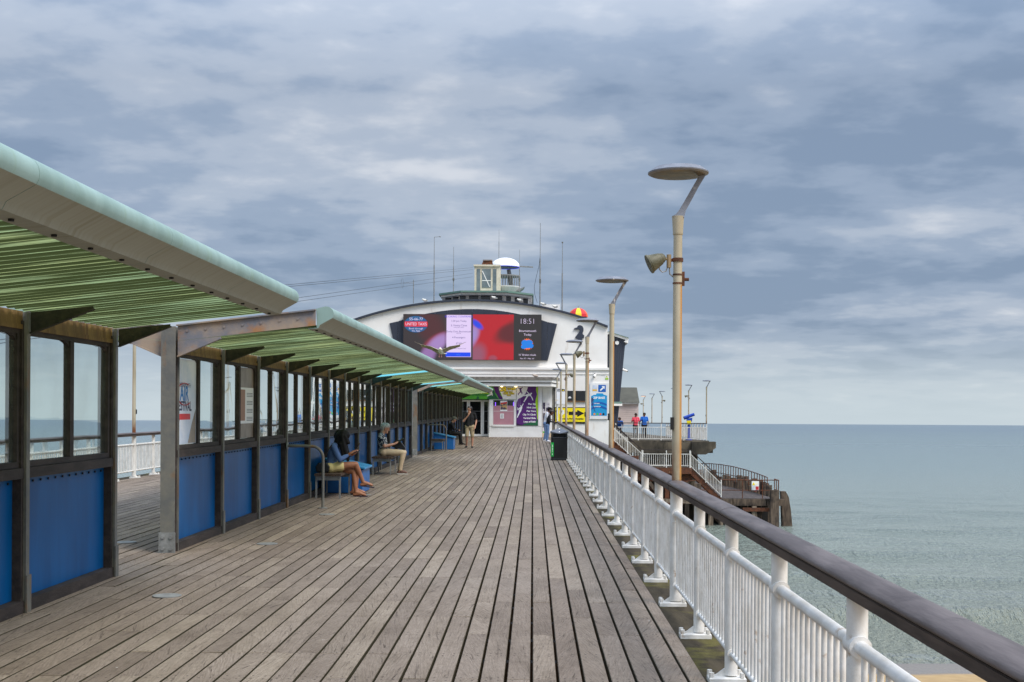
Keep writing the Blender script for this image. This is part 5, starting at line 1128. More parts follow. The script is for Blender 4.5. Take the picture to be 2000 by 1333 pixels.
# apron level with the deck, between the pier and the stairs
ap = tag(empty('stair_apron', (3.2, 77, 0.7)), 'timber apron at the head of the landing stairs', 'apron', kind='structure')
for i in range(21): MB().box(1.45 + i*0.16, 1.45 + i*0.16 + 0.145, 76.9, 78.28, 0.56, 0.62).build('plank', PILE, ap)
MB().box(1.45, 4.9, 76.8, 77.0, 0.20, 0.555).build('edge_beam', RUST, ap)
for x in (2.4, 4.6): MB().box(x-0.15, x+0.15, 77.0, 77.3, -6, 0.55).build('pile', PILE, ap)
STAIRW = M('white_stair_paint', lin(232,230,224), lin(206,200,188), rough=0.5, scale=4, stain=lin(140,104,74), sscale=6, slo=0.68, shi=0.76)
def rail_run(name, pts, label, h=1.05, mid=0.80, low=0.10, gap=0.125, posts=None, mat=STAIRW, hand=TIMBER_DK, r=0.018, cat='railing', hw=0.07):
    """railing over a ground polyline"""
    rt = empty(name, pts[0], label, cat); up = Vector((0, 0, 1)); pts = [Vector(p) for p in pts]
    for a, b in zip(pts, pts[1:]):
        if hand: MB().beam(a+up*h, b+up*h, hw, 0.05).build('handrail', hand, rt)
        MB().beam(a+up*mid, b+up*mid, 0.04, 0.04).build('upper_rail', mat, rt)
        MB().beam(a+up*low, b+up*low, 0.03, 0.035).build('lower_rail', mat, rt)
        L_ = (b-a).length; n_ = max(2, int(L_/gap)); np_ = max(1, round(L_/1.5))
        for i in range(1, n_):
            p_ = a.lerp(b, i/n_); MB().cyl(p_+up*low, p_+up*mid, r*0.75, n=6, caps=False).build('baluster', mat, rt)
        for i in range(np_+1):
            p_ = a.lerp(b, i/np_); MB().cyl(p_-up*0.02, p_+up*(h-0.02), 0.035, n=10).build('post', mat, rt, 40)
    return rt
rail_run('platform_railing', [(5.05, PY+0.35, ZP), (10.60, PY+0.35, ZP)], 'white railing along the front edge of the pier head')
rail_run('platform_railing', [(10.62, PY+0.5, ZP), (10.62, PY+24, ZP)], 'white railing along the right edge of the pier head, seen end on', gap=0.25)
rail_run('apron_railing', [(2.0, 76.95, 0.62), (4.75, 76.95, 0.62)], 'white railing between the main railing and the stairs')
sf = rail_run('stair_railing', [(4.80, 76.95, 0.60), (6.55, 76.95, -1.0)], 'white sloping railing of the upper stair flight')
rail_run('landing_railing', [(6.60, 76.95, -1.0), (9.42, 76.95, -1.0)], 'white railing of the stair landing between the two flights')
rail_run('stair_railing', [(9.46, 76.95, -1.0), (11.3, 76.95, -2.75)], 'white sloping railing of the lower stair flight')
rail_run('stair_railing', [(4.80, 78.25, 0.60), (6.55, 78.25, -1.0)], 'rear railing of the upper stair flight, against the platform')
rail_run('landing_railing', [(6.60, 78.2, -1.0), (9.42, 78.2, -1.0)], 'rear railing of the stair landing, below the platform')
stt = empty('landing_stairs', (6.5, 77.5, -1.0), 'rusty steel stairs with landing leading down to the landing stage', 'stairs')
def flight(x0, z0, x1, z1, n_):
    for y in (77.05, 78.1): MB().beam((x0, y, z0-0.14), (x1, y, z1-0.14), 0.06, 0.28).build('stringer', RUST, stt)
    for i in range(n_):
        t = (i+0.5)/n_; x = x0+(x1-x0)*t; z = z0+(z1-z0)*t; MB().box(x-0.12, x+0.12, 77.09, 78.06, z-0.04, z).build('tread', PILE, stt)
flight(4.85, 0.55, 6.55, -1.05, 9); flight(9.45, -1.05, 11.25, -2.8, 9)
MB().box(6.5, 9.5, 76.98, 78.15, -1.08, -1.0).build('landing', PILE, stt)
for y in (76.9, 78.16): MB().box(6.4, 9.55, y, y+0.08, -1.38, -1.02).build('landing_beam', RUST, stt)
MB().box(6.3, 9.6, 77.2, 77.5, -1.85, -1.40).build('bearer', RUST, stt)
for x in (6.7, 8.1, 9.3): MB().box(x-0.13, x+0.13, 77.2, 77.46, -6, -1.86).build('leg', PILE if x != 8.1 else RUST, stt)
for za, zb_ in ((-2.2, -4.2), (-4.2, -2.2)): MB().beam((6.7, 77.6, za), (9.3, 77.6, zb_), 0.12, 0.16).build('cross_brace', RUST, stt)
for z in (-2.3, -3.2): MB().box(2.4, 9.3, 77.5, 77.62, z-0.06, z+0.06).build('rusty_bar', RUST, stt)
for x in (3.2, 4.0, 4.8, 5.6): MB().box(x-0.03, x+0.03, 77.42, 77.5, -3.4, -1.4).build('rusty_upright', RUST, stt)
# landing stage: dark gravelly deck on timber piles
ZS = -2.85
STG = M('wet_dark_decking', lin(84,72,66), lin(50,43,40), rough=0.85, scale=4, bump=0.9, bscale=9, stain=lin(176,170,162), sscale=9, slo=0.62, shi=0.68)
ls = tag(empty('landing_stage', (12, 85, ZS)), 'dark timber landing stage on piles below the stairs', 'landing stage', kind='structure')
for i in range(20):
    y = 77.3 + i*1.45; MB().box(9.0, 14.55 - 0.028*i*i*0.12, y, y+1.43, ZS-0.12, ZS).build('deck_board', STG, ls)
for x0, x1 in ((9.9, 12.0), (12.05, 14.0), (14.05, 15.15)): MB().box(x0, x1, 77.0, 77.28, ZS-0.42, ZS-0.02).build('edge_beam', PILE, ls)
for i in range(6): MB().box(9.2, 14.6, 80+i*4.6, 80.3+i*4.6, ZS-0.45, ZS-0.125).build('cross_beam', RUST, ls)
def pile(x, y, z1, w, label, lean=0.0, d=0.34):
    mb = MB(); mb._add([(x-w/2, y-d/2, -6.5), (x+w/2+lean, y-d/2, -6.5), (x+w/2+lean, y+d/2, -6.5), (x-w/2+lean*0.6, y+d/2, -6.5), (x-w/2, y-d/2, z1), (x+w/2, y-d/2, z1), (x+w/2, y+d/2, z1), (x-w/2, y+d/2, z1)],
                      [(0,3,2,1), (4,5,6,7), (0,1,5,4), (1,2,6,5), (2,3,7,6), (3,0,4,7)])
    o = mb.build('timber_pile', PILE); tag(o, label, 'pile', 'timber piles of the landing stage'); return o
pile(9.85, 76.75, -1.95, 0.40, 'tall square timber pile at the foot of the lower stairs'); pile(14.45, 76.7, -2.30, 0.50, 'thick square timber pile at the front right corner of the landing stage')
pile(12.1, 77.6, ZS-0.43, 0.30, 'slim timber pile under the middle of the stage front'); pile(12.7, 77.4, ZS-0.43, 0.34, 'leaning timber pile under the middle of the stage front', 0.45); pile(7.3, 76.4, -2.6, 0.34, 'timber pile under the stair landing')
fd = MB(); fd.prism_y([(15.15, -6.5), (15.85, -6.5), (15.58, -3.6), (15.44, -2.75), (15.25, -2.42), (14.98, -2.42), (15.05, -3.8)], 77.4, 77.9); o = fd.build('fender_pile', PILE); tag(o, 'broad dark fender timber leaning outward at the corner of the stage', 'pile', 'timber piles of the landing stage')
# walings and braces that tie the front piles together
FR = M('bleached_front_timber', lin(150,134,114), lin(92,78,64), rough=0.9, scale=2.2, stretch=(4,4,0.5), bump=0.7, bscale=8, stain=lin(44,36,30), sscale=1.1, slo=0.56, shi=0.66)
for x, z1, w_, ln in ((10.7, ZS-0.44, 0.28, 0.0), (11.4, ZS-0.44, 0.24, -0.3), (13.3, ZS-0.44, 0.26, 0.2)):
    o = pile(x, 77.15, z1, w_, 'bleached timber pile under the stage front, %s' % {10.7: 'right of the tall square pile', 11.4: 'leaning left', 13.3: 'left of the corner pile'}[x], ln); o.data.materials[0] = FR
for i, (a, b) in enumerate((((9.9, 76.95, -3.55), (12.2, 76.95, -3.75)), ((12.6, 76.95, -3.5), (14.4, 76.95, -3.5)), ((6.2, 76.6, -2.9), (9.8, 76.6, -3.05)))):
    MB().beam(a, b, 0.14, 0.22).build('waling', FR if i != 1 else RUST, ls)
for a, b in (((10.0, 77.5, -3.0), (12.0, 77.5, -5.0)), ((14.3, 77.5, -3.0), (12.9, 77.5, -5.0)), ((7.0, 76.9, -1.9), (8.9, 76.9, -4.4))): MB().beam(a, b, 0.16, 0.2).build('raking_brace', PILE, ls)
for x in (3.0, 3.9, 5.0, 5.9): MB().box(x-0.13, x+0.13, 76.3, 76.56, -6, 0.1 - 0.2*(x-3)).build('pile', PILE if x in (3.0, 5.0) else FR, ap)
for z in (-0.4, -1.5): MB().box(2.6, 6.3, 76.2, 76.29, z-0.1, z+0.1).build('waling', RUST, ap)
# row of fender piles behind the stage, their tops uneven
rr = random.Random(5)
def edge(t): return 14.75 - 2.0*t**1.4, 80.2 + 25*t       # right edge of the stage going away
for i in range(30):
    x, y = edge(i/29); h = -2.2 + rr.uniform(-0.35, 0.25) + 0.25*i/29
    o = MB().box(x-0.17, x+0.17, y-0.17, y+0.17, -6.5, h).build('fender_pile', PILE)
    tag(o, 'one of the uneven timber fender piles along the far right edge of the landing stage', 'pile', 'fender piles in a row behind the rusty rail')
def rust_rail(pts, label, h=1.0, gap=0.45, mid=True):
    rt = empty('rusty_railing', pts[0], label, 'railing'); up = Vector((0,0,1)); pts = [Vector(p) for p in pts]
    MB().tube([p+up*h for p in pts], 0.03, n=8).build('top_rail', RUST, rt, 40)
    if mid: MB().tube([p+up*h*0.45 for p in pts], 0.025, n=8).build('mid_rail', RUST, rt, 40)
    for a, b in zip(pts, pts[1:]):
        n_ = max(1, round((b-a).length/gap))
        for i in range(n_): p_ = a.lerp(b, i/n_); MB().cyl(p_, p_+up*h, 0.028, n=6).build('upright', RUST, rt)
    MB().cyl(pts[-1], pts[-1]+up*h, 0.028, n=6).build('upright', RUST, rt)
    return rt
rust_rail([(edge(t)[0]-0.1, edge(t)[1], ZS + 0.35*math.sin(t*3.0)) for t in (0, .12, .25, .4, .55, .7, .85, 1)], 'rusty curved railing along the far edge of the landing stage', 1.15, 0.75)
rust_rail([(8.6, 77.05, ZS-0.2), (10.1, 77.05, ZS), (11.3, 77.05, ZS), (12.6, 77.05, ZS), (13.8, 77.05, ZS), (14.75, 77.05, ZS)], 'rusty two-rail railing along the front of the landing stage', 1.12, 1.3)
rust_rail([(14.75, 77.1, ZS), (14.8, 78.6, ZS)], 'short rusty railing at the right corner of the landing stage', 1.12, 0.7)
ws = empty('warning_sign', (13.35, 76.98, ZS+0.45), 'small white sign with yellow triangle and red ring on the rusty railing', 'sign')
MB().box(13.13, 13.57, 76.96, 76.985, ZS+0.52, ZS+1.06).build('plate', P_WHITE, ws); MB().box(13.15, 13.34, 76.95, 76.959, ZS+0.54, ZS+0.78).build('yellow_block', P_YEL, ws); MB().prism_y([(13.16, ZS+0.82), (13.33, ZS+0.82), (13.245, ZS+1.0)], 76.95, 76.959).build('triangle', P_YEL, ws); MB().box(13.37, 13.55, 76.95, 76.959, ZS+0.54, ZS+0.74).build('red_block', P_RED, ws); MB().lathe([(0.05, -0.003), (0.08, -0.003), (0.08, 0.003), (0.05, 0.003), (0.05, -0.003)], n=16).build('ring', P_RED, ws, world=False); o = ws.children[-1]; o.location = (0.11, -0.03, 0.48); o.rotation_euler = (R(90), 0, 0)
SHADE_BLK = M('under_stage_shade_black', lin(30,26,23), lin(20,18,16), rough=0.7, scale=3, stretch=(3,3,0.4), bump=0.5)  # near-black colour stands in for the shade below the decks
for i in range(13): MB().box(9.1+i*0.42, 9.1+i*0.42+0.38, 79.2, 79.3, -6, ZS-0.13).build('shade_board', SHADE_BLK, ls)  # added board screen that paints the dark void under the stage
for i in range(9): MB().box(2.2+i*0.8, 2.2+i*0.8+0.72, 79.6, 79.7, -6, -1.7).build('shade_board', SHADE_BLK, ap)  # same added screen for the shade under apron and stairs
# lamp posts of the pier head
hd = ['pier-head lamp post at the right corner, nearest to the open sea', 'second pier-head lamp post from the right corner, with a floodlight, by the blue telescope', 'third pier-head lamp post from the right corner, mostly behind the big lamp post', 'fourth pier-head lamp post from the right corner, arm leaning left', 'fifth pier-head lamp post from the right corner', 'farthest pier-head lamp post, with its lamp lit orange']
for i in range(6): lamp(10.62, PY+0.6 + 9.0*i, ZP, hd[i], flood=i in (1, 3, 5), flip=i == 3, lit=i == 5, group='lamp posts on the pier head')
# coin telescope
tl = empty('coin_telescope', (9.75, 80.2, ZP), 'blue coin telescope with a yellow panel behind the pier-head railing', 'telescope'); TB = M('telescope_blue', lin(24,66,172), rough=0.4)
MB().cyl((9.75, 80.2, ZP), (9.75, 80.2, ZP+1.15), 0.10, 0.08, n=14).cyl((9.75, 80.2, ZP), (9.75, 80.2, ZP+0.06), 0.2, n=16).build('pedestal', TB, tl, 40)
MB().prism_y([(9.62, ZP+1.151), (9.92, ZP+1.151), (9.95, ZP+1.40), (9.60, ZP+1.34)], 80.08, 80.32).build('body', TB, tl); MB().cyl((9.45, 80.2, ZP+1.38), (10.08, 80.2, ZP+1.62), 0.115, 0.095, n=14).build('barrel', TB, tl, 40); MB().cyl((9.42, 80.2, ZP+1.369), (9.452, 80.2, ZP+1.381), 0.10, n=14).build('eyepiece', BLACKM, tl)
MB().box(9.60, 9.86, 80.02, 80.075, ZP+1.0, ZP+1.22).build('coin_panel', P_YEL, tl)

# ================================================================ benches, boxes, bin, hoops, gulls
SLAT = M('dark_bench_slat', lin(84,64,50), lin(58,44,36), rough=0.7, scale=5, stretch=(2,0.6,2), bump=0.4)
def bench(y, L_, label, x0=-3.97, x1=-3.47):
    b = empty('bench', ((x0+x1)/2, y, S(y)), label, 'bench', 'slatted benches against the shelter walls')
    n_ = 5; w_ = (x1-x0)/n_
    for i in range(n_): MB().box(x0+i*w_+0.008, x0+(i+1)*w_-0.008, y, y+L_, 0.41, 0.45).shear().build('slat', SLAT, b)
    for yy in (y+0.06, y+L_-0.10):
        MB().box(x0+0.02, x1-0.02, yy, yy+0.04, 0.33, 0.409).shear().build('end_rail', GALV, b)
        for xx in (x0+0.02, x1-0.05): MB().box(xx, xx+0.03, yy, yy+0.03, 0.0, 0.329).shear().build('leg', GALV, b)
    return b
bench(23.15, 1.35, 'slatted bench under the long-haired woman, nearest to the camera'); bench(31.4, 1.3, 'slatted bench under the grey-haired woman'); bench(49.3, 1.3, 'empty slatted bench beside the far blue box', -3.95, -3.45); bench(56.6, 1.5, 'slatted bench under the man in the cap')
def blue_box(y, label, x0=-4.0, x1=-3.28, w=1.08):
    b = empty('storage_box', ((x0+x1)/2, y, S(y)), label, 'storage box', 'blue boxes with sloping lids'); BB = M('box_blue', lin(28,104,172), lin(22,92,158), rough=0.4, scale=3) if 'box_blue' not in bpy.data.materials else bpy.data.materials['box_blue']
    MB().prism_y([(x0, 0.01), (x1, 0.01), (x1, 0.455), (x0, 0.64)], y, y+w).shear().build('body', BB, b, bevel=0.008)
    MB().prism_y([(x0-0.02, 0.645), (x1+0.05, 0.462), (x1+0.05, 0.50), (x0-0.02, 0.683)], y-0.04, y+w+0.04).shear().build('lid', M('box_lid_blue', lin(46,132,186), lin(40,118,170), rough=0.35, scale=3) if 'box_lid_blue' not in bpy.data.materials else bpy.data.materials['box_lid_blue'], b, bevel=0.008)
blue_box(24.62, 'blue box with sloping lid between the two seated women'); blue_box(51.2, 'blue box with sloping lid at the far shelter, near the walking man', -3.98, -3.18)
def hoop(y, xe, label):
    h = empty('hoop_rail', (xe, y, S(y)), label, 'hoop rail', 'steel hoop rails at the shelter wall'); pts = [(WX+0.03, y, 1.02), (xe-0.28, y, 1.02)]
    for i in range(1, 7): t = R(90 - i*15); pts.append((xe-0.20+0.20*math.cos(t), y, 0.82+0.20*math.sin(t)))
    pts += [(xe, y, 0.4), (xe, y, 0.0)]
    MB().tube([(a, b, c) for a, b, c in pts], 0.025, n=12).shear().build('tube', STEEL, h, 40); MB().cyl((xe, y, 0.001), (xe, y, 0.012), 0.075, n=16).shear().build('foot_plate', GALV, h); MB().cyl((WX+0.014, y, 1.02), (WX+0.032, y, 1.02), 0.06, n=14).shear().build('wall_plate', GALV, h)
hoop(20.95, -3.44, 'grey steel hoop rail in front of the nearest bench'); hoop(49.1, -3.33, 'grey steel hoop rail at the far blue box')
# litter bin
by = 41.4; bx = 0.85
bn = empty('litter_bin', (bx, by, S(by)), 'black litter bin with pyramid hood and green sticker against the railing', 'bin'); BINM = M('black_bin_plastic', lin(20,21,23), lin(26,27,30), rough=0.35, scale=3); HOOD = M('dark_grey_hood', lin(92,95,104), rough=0.35)
def bl_(x, y, z): return (bx + x, by + y, z + S(by))
def rsq(h, r, z): # square with cut corners, turned a little
    p = []
    for sx, sy in ((1,1), (-1,1), (-1,-1), (1,-1)):
        q = [(h*sx, (h-r)*sy), ((h-r)*sx, h*sy)]; q = q if sx*sy > 0 else q[::-1]; p += q
    return [bl_(a, b, z) for a, b in p]
def loft(secs):
    mb = MB(); v = []; n_ = len(secs[0])
    for s_ in secs: v += s_
    f = [tuple(reversed(range(n_))), tuple(range(len(v)-n_, len(v)))]
    for i in range(len(secs)-1): f += [(i*n_+k_, i*n_+(k_+1) % n_, (i+1)*n_+(k_+1) % n_, (i+1)*n_+k_) for k_ in range(n_)]
    return mb._add(v, f)
loft([rsq(0.265, 0.05, 0.0), rsq(0.27, 0.05, 0.03), rsq(0.262, 0.05, 0.06), rsq(0.262, 0.05, 0.70)]).build('body', BINM, bn)
loft([rsq(0.20, 0.04, 0.701), rsq(0.20, 0.04, 0.865)]).build('mouth', DARK, bn)
loft([rsq(0.268, 0.05, 0.70), rsq(0.275, 0.05, 0.715), rsq(0.268, 0.05, 0.74)]).build('rim', BINM, bn)
for sx, sy in ((1,1), (-1,1), (-1,-1), (1,-1)): MB().box(*(lambda a, b, c, d: (a, b, c, d))(bx+sx*0.235-0.025, bx+sx*0.235+0.025, by+sy*0.235-0.025, by+sy*0.235+0.025), 0.741+S(by), 0.865+S(by)).build('hood_post', BINM, bn)
hp = [bl_(-0.29, -0.29, 0.93), bl_(0.29, -0.29, 0.93), bl_(0.29, 0.29, 0.93), bl_(-0.29, 0.29, 0.93), bl_(0, -0.295, 0.86), bl_(0.295, 0, 0.86), bl_(0, 0.295, 0.86), bl_(-0.295, 0, 0.86), bl_(0, 0, 1.045)]
mb = MB(); mb._add(hp + [bl_(a, b, 0.866) for a, b in ((-0.28,-0.28), (0.28,-0.28), (0.28,0.28), (-0.28,0.28))], [(0,4,8), (4,1,8), (1,5,8), (5,2,8), (2,6,8), (6,3,8), (3,7,8), (7,0,8), (9,4,0), (9,10,4), (10,1,4), (10,5,1), (10,11,5), (11,2,5), (11,6,2), (11,12,6), (12,3,6), (12,7,3), (12,9,7), (9,0,7), (9,12,11,10)]); mb.build('hood', HOOD, bn)
for zz, yy in ((0.985, -0.16), (0.89, -0.285)): MB().cyl(bl_(0, yy-0.02, zz+0.02), bl_(0, yy-0.035, zz+0.03), 0.018, n=8).build('rivet', P_WHITE, bn)
MB().box(bx-0.262, bx-0.18, by-0.2665, by-0.2625, 0.12+S(by), 0.57+S(by)).build('green_sticker', flat('sticker_green', (0,168,64)), bn)
for z0, z1 in ((0.17, 0.22), (0.26, 0.29), (0.31, 0.40), (0.42, 0.50)): MB().box(bx-0.228, bx-0.212, by-0.2685, by-0.267, z0+S(by), z1+S(by)).build('sticker_print', P_WHITE, bn)
# gulls
GW = M('gull_white', lin(232,228,216), rough=0.7); GG = M('gull_brown_grey', lin(196,184,160), lin(124,110,88), rough=0.8, scale=14, stretch=(1,4,1)); GP = flat('gull_pink', (220,150,140)); GY = flat('gull_yellow', (220,180,60))
def flying_gull(c, label):
    g_ = empty('flying_gull', c, label, 'gull'); C = Vector(c)
    mb = MB(); secs = [((0.02,-0.20,0.02), .018), ((0.01,-0.17,0.025), .042), ((0.0,-0.13,0.02), .045), ((0.0,-0.08,0.0), .055), ((0.01,0.0,-0.03), .078), ((0.03,0.10,-0.06), .070), ((0.05,0.18,-0.085), .040), ((0.07,0.25,-0.10), .015)]
    mb.tube([C+Vector(p) for p, r in secs], 0.05, n=14, radii=[r for p, r in secs]); mb.build('body', GW, g_, 60)
    MB().cyl(C+Vector((0.02,-0.215,0.015)), C+Vector((0.012,-0.265,-0.005)), 0.012, 0.004, n=8).build('beak', GY, g_)
    MB().prism_z([(C.x+0.02, C.y+0.18), (C.x+0.10, C.y+0.17), (C.x+0.18, C.y+0.33), (C.x+0.10, C.y+0.37), (C.x+0.0, C.y+0.33)], C.z-0.10, C.z-0.085).build('tail', GW, g_)
    for sd in (-1, 1):
        # wing: lofted blade with elbow and finger feathers
        st_ = [(0.05, 0.00, -0.12, 0.13, 0.022), (0.16, 0.045, -0.15, 0.12, 0.018), (0.28, 0.10, -0.17, 0.10, 0.014), (0.40, 0.125, -0.13, 0.10, 0.010), (0.52, 0.150, -0.06, 0.11, 0.007), (0.60, 0.165, 0.0, 0.09, 0.005)]
        v = []
        for x_, z_, yl, yt, th in st_:
            v += [(C.x+sd*x_, C.y+yl, C.z+z_), (C.x+sd*x_, C.y+(yl+yt)/2, C.z+z_+th), (C.x+sd*x_, C.y+yt, C.z+z_-0.03-0.13*max(0.0, 0.62-x_)-0.02), (C.x+sd*x_, C.y+(yl+yt)/2, C.z+z_-th)]
        f = [(3,2,1,0), tuple(range(len(v)-4, len(v)))]
        for i in range(len(st_)-1): f += [(i*4+k_, i*4+(k_+1) % 4, i*4+4+(k_+1) % 4, i*4+4+k_) for k_ in range(4)]
        w_ = MB()._add(v, f).build('wing', GG, g_)
        for j in range(5):
            a = Vector((C.x+sd*(0.50+0.02*j), C.y+0.08-0.035*j, C.z+0.145+0.004*j)); d = Vector((sd*(0.12+0.022*j), 0.11-0.03*j, 0.035+0.012*j)); MB().beam(a, a+d, 0.035, 0.005).build('feather', GG, w_)
        MB().cyl(C+Vector((sd*0.03,0.04,-0.10)), C+Vector((sd*0.035,0.05,-0.19)), 0.009, n=6).ball(C+Vector((sd*0.036,0.035,-0.205)), (0.016, 0.03, 0.02)).build('leg', GP, g_)
    return g_
gd = 39.0
fg = flying_gull(((859-1041)*gd/2500, gd, 1.65+(825-684.5)*gd/2500), 'gull flying with spread wings in front of the video screen')
def small_gull(c, label):
    g_ = empty('perched_gull', c, label, 'gull', 'gulls perched on the building roof'); C = Vector(c)
    MB().tube([C+Vector(p) for p in ((-0.12,0,0.16),(-0.09,0,0.19),(-0.04,0,0.15),(0.06,0,0.12),(0.16,0,0.10),(0.24,0,0.09))], 0.05, n=10, radii=[0.02,0.045,0.06,0.085,0.06,0.01]).build('body', GW, g_, 60); MB().box(C.x+0.02, C.x+0.22, C.y-0.075, C.y+0.075, C.z+0.12, C.z+0.155).build('folded_wings', flat('gull_wing_grey', (150,154,160)), g_)
    for s_ in (-0.03, 0.03): MB().cyl(C+Vector((0.04,s_,0)), C+Vector((0.04,s_,0.07)), 0.008, n=6).build('leg', GP, g_)
for u, lb in ((826, 'gull perched on the left slope of the arched roof'), (962, 'gull perched in the middle of the arched roof'), (1012, 'gull perched right of the lookout windows'), (1058, 'gull perched on the right slope near the roof box'), (1081, 'rightmost gull perched on the arched roof')):
    x = fx(u); small_gull((x, FY+0.2, arch(x)+0.142), lb)
o = empty('ledge_gull', (fx(1043), 74.0, fz(739.4)), 'gull resting on the canopy over the entrance', 'gull'); C = o.location
MB().tube([C+Vector(p) for p in ((-0.12,0,0.1),(-0.09,0,0.13),(-0.04,0,0.10),(0.06,0,0.08),(0.16,0,0.07),(0.24,0,0.05))], 0.05, n=10, radii=[0.02,0.045,0.06,0.085,0.06,0.01]).build('body', M('young_gull', lin(180,164,150), rough=0.8), o, 60)

# ================================================================ people
SKIN = M('skin_light', lin(196,146,120), lin(180,128,104), rough=0.55, scale=8); SKIN_T = M('skin_tan', lin(160,108,80), lin(144,94,68), rough=0.5, scale=8); SKIN_D = M('skin_dark', lin(120,76,54), lin(104,64,46), rough=0.5, scale=8)
HAIR_B = M('black_hair', lin(10,9,9), lin(18,15,14), rough=0.6, scale=20, stretch=(3,3,0.4), spec=0.25); HAIR_G = M('grey_hair', lin(206,200,190), lin(128,122,114), rough=0.8, scale=45, bump=0.8, bscale=60); HAIR_D = M('dark_brown_hair', lin(38,28,24), rough=0.5)
def cloth(n, c, c2=None, **k): return M(n, lin(*c), lin(*c2) if c2 else None, rough=0.85, bump=0.9, bscale=16, **k)
PEND = []
def remesh(prims, name, mats, parent, voxel, smooth_it=4):
    """prims: (p0, p1, r0, r1, material slot). Union of swept balls, remeshed to one skin."""
    mb = MB()
    for p0, p1, r0, r1, t in prims: mb.capsule(p0, p1, r0, r1, 12, 4)
    ob = add(name, mb.mesh(name, mats[0]), parent)
    m = ob.modifiers.new('r', 'REMESH'); m.mode = 'VOXEL'; m.voxel_size = voxel; m.use_smooth_shade = True
    s_ = ob.modifiers.new('s', 'SMOOTH'); s_.iterations = smooth_it; s_.factor = 0.5
    PEND.append((ob, prims, mats)); return ob
def finish_people():
    dg = bpy.context.evaluated_depsgraph_get()
    for ob, prims, mats in PEND:
        me = bpy.data.meshes.new_from_object(ob.evaluated_get(dg)); ob.modifiers.clear(); ob.data = me
        n = len(me.polygons); c = np.empty(n*3); me.polygons.foreach_get('center', c); c = c.reshape(n, 3); best = np.full(n, 1e9); idx = np.zeros(n, int)
        for p0, p1, r0, r1, t in prims:
            a = np.array(p0); d = np.array(p1) - a; L2 = max(1e-9, d @ d); tt = np.clip(((c - a) @ d)/L2, 0, 1)
            dist = np.linalg.norm(c - a - tt[:,None]*d, axis=1) - (r0 + (r1-r0)*tt); k_ = dist < best; best[k_] = dist[k_]; idx[k_] = t
        me.materials.clear()
        for mt in mats: me.materials.append(mt)
        me.polygons.foreach_set('material_index', idx.astype(np.int32)); me.polygons.foreach_set('use_smooth', [True]*n); me.update()
def V(*a): return Vector(a)
def lerp(a, b, t): return a + (b-a)*t
